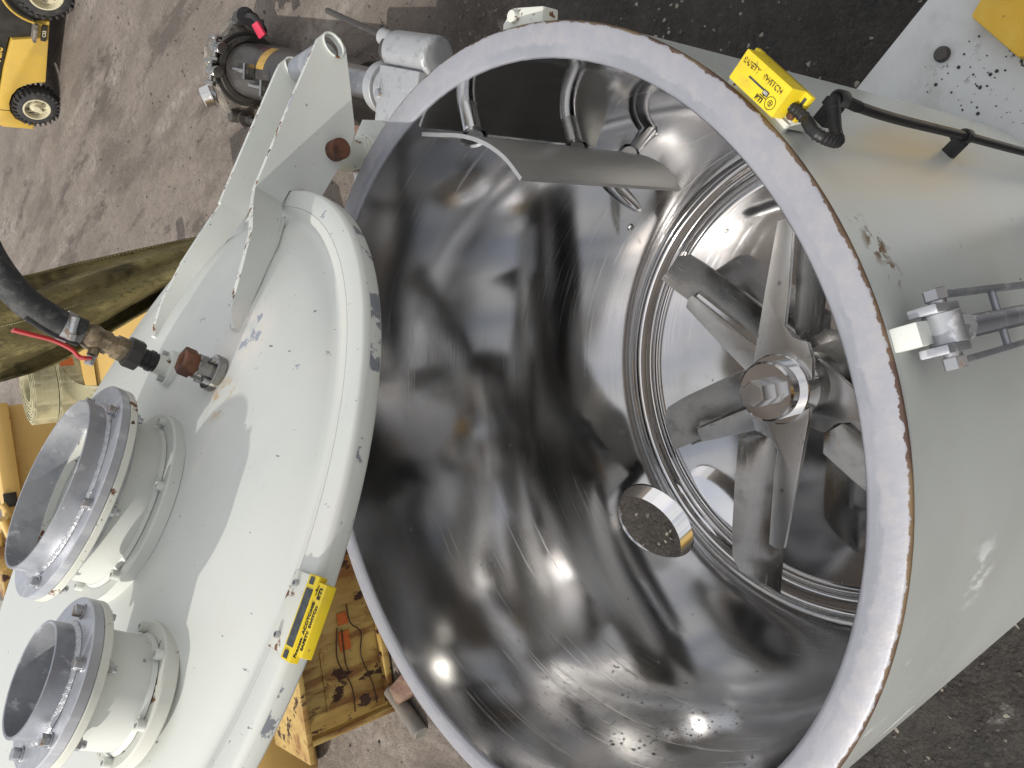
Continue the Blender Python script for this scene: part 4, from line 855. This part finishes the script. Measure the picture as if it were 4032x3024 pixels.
for y in (.25, .62): G().box((1.95, y, .10), (.75, .10, .035)).box((1.62, y, .30), (.04, .10, .42)).build('fork', darkst, FK, bevel=.006)

# ------------------------------------------------------------------ rusty yellow steel cabinet on the left
CB = thing('rusty_cabinet', 'pale yellow steel cabinet streaked with rust, with thin pipes and orange stickers', 'cabinet', MT((-1.1, 2.9, 0)))
cx = lambda x, z, y=-.012: V((x+1.1, y, z))
G().box((.02, .16, .30), (.86, .30, .54)).build('box', yrust, CB, bevel=.004)
G().box((.02, -.02, .585), (.90, .40, .028)).build('top_flange', yrust, CB, bevel=.004)
G().box((-.405, -.035, .30), (.030, .055, .57)).build('side_flange', yrust, CB, bevel=.004)
G().box((.02, -.02, .03), (.86, .045, .035)).build('bottom_flange', yrust, CB, bevel=.004)
G().box((-.16, .004, .372), (.30, .02, .012)).build('stiffener', yrust, CB, bevel=.002)
G().box((.32, -.004, .30), (.25, .03, .40)).build('door', yrust, CB, bevel=.004)
for pts in ([(-1.011, .269), (-1.123, .29), (-1.195, .286), (-1.326, .235), (-1.457, .236)], [(-.769, .196), (-.943, .198), (-1.012, .189), (-1.076, .139), (-1.19, .158), (-1.35, .116), (-1.457, .107)], [(-1.03, .245), (-1.20, .250), (-1.26, .23)]):
    G().tube(spline([cx(x, z) for x, z in pts], 5), .0038, 8).build('thin_pipe', rdark, CB)
for (x0, x1, z0_, z1_) in ((-1.14, -1.043, .20, .262), (-1.008, -.948, .198, .255)):
    G().box(cx((x0+x1)/2, (z0_+z1_)/2, .001), (x1-x0, .004, z1_-z0_)).build('orange_sticker', orange, CB)
for i in range(5): G().cyl(cx(-1.46+.12*i, .05), cx(-1.46+.12*i, .05, -.03), .010, seg=6).build('bolt', rustm, CB)
YH = tag(G().lathe([(0, 0), (.45, 0), (.50, .05), (.50, 1.5), (.45, 1.55), (0, 1.55)], 40, (-2.15, 4.15, .48), (1, 0, 0)).build('yellow_drum', ypale, sharp=35), 'yellow steel drum lying behind the rusty cabinet, partly under the lid edge', 'drum')
# loose pipe, timber and tag on the ground by the cabinet
PB = tag(G().cyl((-1.58, 2.60, .038), (-1.40, 2.84, .045), .04, seg=28, ch=.004).build('grey_pipe', polygrey), 'short grey brown pipe lying on the ground by the rusty cabinet foot', 'pipe')
tag(G().box((-1.30, 2.60, .04), (.10, .42, .07), Matrix.Rotation(.6, 3, 'Z')).build('timber_offcut', timber, bevel=.006), 'wooden offcut lying beside the grey pipe behind the rim', 'timber')

# ------------------------------------------------------------------ pale yellow machine far behind the lid
YM = thing('yellow_machine', 'pale yellow machine with sloping hood standing behind the lid and sling', 'machine', MT((.3, 3.4, 0)))
ym = lambda x, y, z: V((x-.3, y-3.4, z))
G().prism([ym(.86, 3.30, 1.16), ym(.86, 3.78, 1.16), ym(.86, 3.78, .05), ym(.86, 2.62, .05), ym(.86, 2.62, .42)], (-1.23, 0, 0)).build('hood', ypale, YM, bevel=.01)
G().prism([ym(.87, 3.295, 1.165), ym(.87, 3.40, 1.165), ym(.87, 3.40, 1.172), ym(.87, 3.285, 1.172), ym(.87, 3.25, 1.13)], (-1.25, 0, 0)).build('hood_lip', ypale, YM, bevel=.003)
G().prism([ym(.60, 2.93, .775), ym(.60, 2.915, .785), ym(.60, 2.865, .725), ym(.60, 2.88, .715)], (.36, 0, 0)).build('grille', fblack, YM)
G().box(ym(-.55, 4.92, .64), (1.94, .10, 1.28)).build('rear_wall', ypale, YM, bevel=.006)
G().box(ym(-.55, 4.86, 1.33), (1.97, .16, .10)).build('top_beam', ypale, YM, bevel=.02)
G().box(ym(-.155, 4.775, 1.345), (.085, .02, .07)).build('window', fblack, YM, bevel=.006)
for a, b_, r in (((-.17, 4.7, 1.40), (-.42, 4.65, 1.30), .02), ((-.25, 4.6, 1.42), (-.5, 4.7, 1.36), .03), ((-.33, 4.62, 1.45), (-.62, 4.7, 1.44), .018)):
    G().cyl(ym(*a), ym(*b_), r, seg=16).build('pipe', ypale, YM)
for c, s in (((-.33, 4.72, 1.38), (.16, .16, .10)), ((-.48, 4.70, 1.42), (.14, .18, .14)), ((-.62, 4.72, 1.40), (.2, .2, .12)), ((-.42, 4.62, 1.27), (.3, .12, .08))):
    G().box(ym(*c), s).build('housing', yrust, YM, bevel=.012)
# two flat rolls of cream webbing stacked on the hood
def roll(z, cxy, name_label):
    R_ = thing('webbing_roll', name_label, 'strap', MT((cxy[0], cxy[1], z)), group='rolled webbing straps')
    g = G(); pr_ = []
    n = 9
    for k in range(n):
        r = .075+.013*k; pr_ += [(r, .0), (r, .098+.003*math.sin(k*2.1)), (r+.010, .098+.003*math.sin(k*2.1)), (r+.010, .0)]
    g.lathe(pr_+[(.075, 0)], 64); g.build('coil', web_m, R_, sharp=50)
    return R_
r1 = roll(1.173, (.415, 3.50), 'lower of two flat rolls of cream webbing with an orange mark, on the yellow hood')
r2 = roll(1.276, (.425, 3.53), 'upper of two flat rolls of cream webbing on the yellow hood')
G().box((.10, -.16, .055), (.055, .004, .06), Matrix.Rotation(.55, 3, 'Z')).build('orange_mark', orange, r1)
g = G(); tl = spline([(.02, -.19, .09), (-.07, -.20, .02), (-.10, -.30, -.10), (-.12, -.36, -.25)], 6)
g.grid([[p+V((-.05, 0, 0)), p+V((.05, 0, 0))] for p in tl]); g.build('tail', web_m, r1)

# ------------------------------------------------------------------ white deck plate with yellow step near the tank
DZ = .30
DP = thing('deck_plate', 'scuffed white steel plate with a bolt, low beside the tank', 'plate', MT((.8, -.55, 0)))
dp = lambda x, y, z: V((x-.8, y+.55, z))
dirn = V((.12, -.17, 0)).normalized()
e1 = V((.63, -.135, 0)); e2 = e1+dirn*1.1; side = V((-dirn.y, dirn.x, 0))   # plate lies on the camera side of this edge
if side.dot(V((0, -1, 0))) < 0: side = -side
p3 = e2+side*.55-V((0, .0, 0)); p4 = V((.40, -.50, 0)); p0 = e1-dirn*.02
G().prism([dp(p.x, p.y, DZ-.012) for p in (p0, e2, p3, V((.55, -1.1, 0)), V((.30, -.50, 0)), V((.42, -.36, 0)))], (0, 0, .012)).build('plate', deck_m, DP, bevel=.002)
G().cyl(dp(.631, -.318, DZ-.002), dp(.631, -.318, DZ+.012), .016, .015, seg=24, ch=.003).build('bolt', darkst, DP)
g = G(); g.prism([dp(.668, -.392, DZ+.001), dp(.56, -.46, DZ+.001), dp(.50, -.62, DZ+.001), dp(.75, -.75, DZ+.001), dp(.80, -.47, DZ+.001), dp(.70, -.42, DZ+.001)], (0, 0, .045))
tag(g.build('yellow_step', deck_y, DP, bevel=.006), 'scuffed yellow step on the white plate')
G().tube(spline([dp(.70, -.44, DZ+.05), dp(.71, -.455, DZ+.075), dp(.745, -.47, DZ+.085), dp(.78, -.48, DZ+.08)], 5), .013, 10).build('step_loop', rustm, DP)
for i in range(4): G().cyl(dp(.5+.12*(i % 2)*2, -.6-.4*(i//2), 0), dp(.5+.12*(i % 2)*2, -.6-.4*(i//2), DZ-.011), .03, seg=16).build('leg', deck_m, DP)
rdp = random.Random(5); g = G()
for i in range(45):
    x = rdp.gauss(.535, .05); y = rdp.gauss(-.37, .04)
    if math.hypot(x, y) < .605: continue
    r = rdp.choice((.0012, .0018, .0025, .004)); g.ball(dp(x, y, DZ+r*.3), r, 1, (1, 1, .5))
tag(g.build('crumbs', ink, DP, weld=False), kind='stuff')
print('objects', len(bpy.data.objects), 'tris', sum(len(o.data.polygons)*2 for o in bpy.data.objects if o.type == 'MESH'))
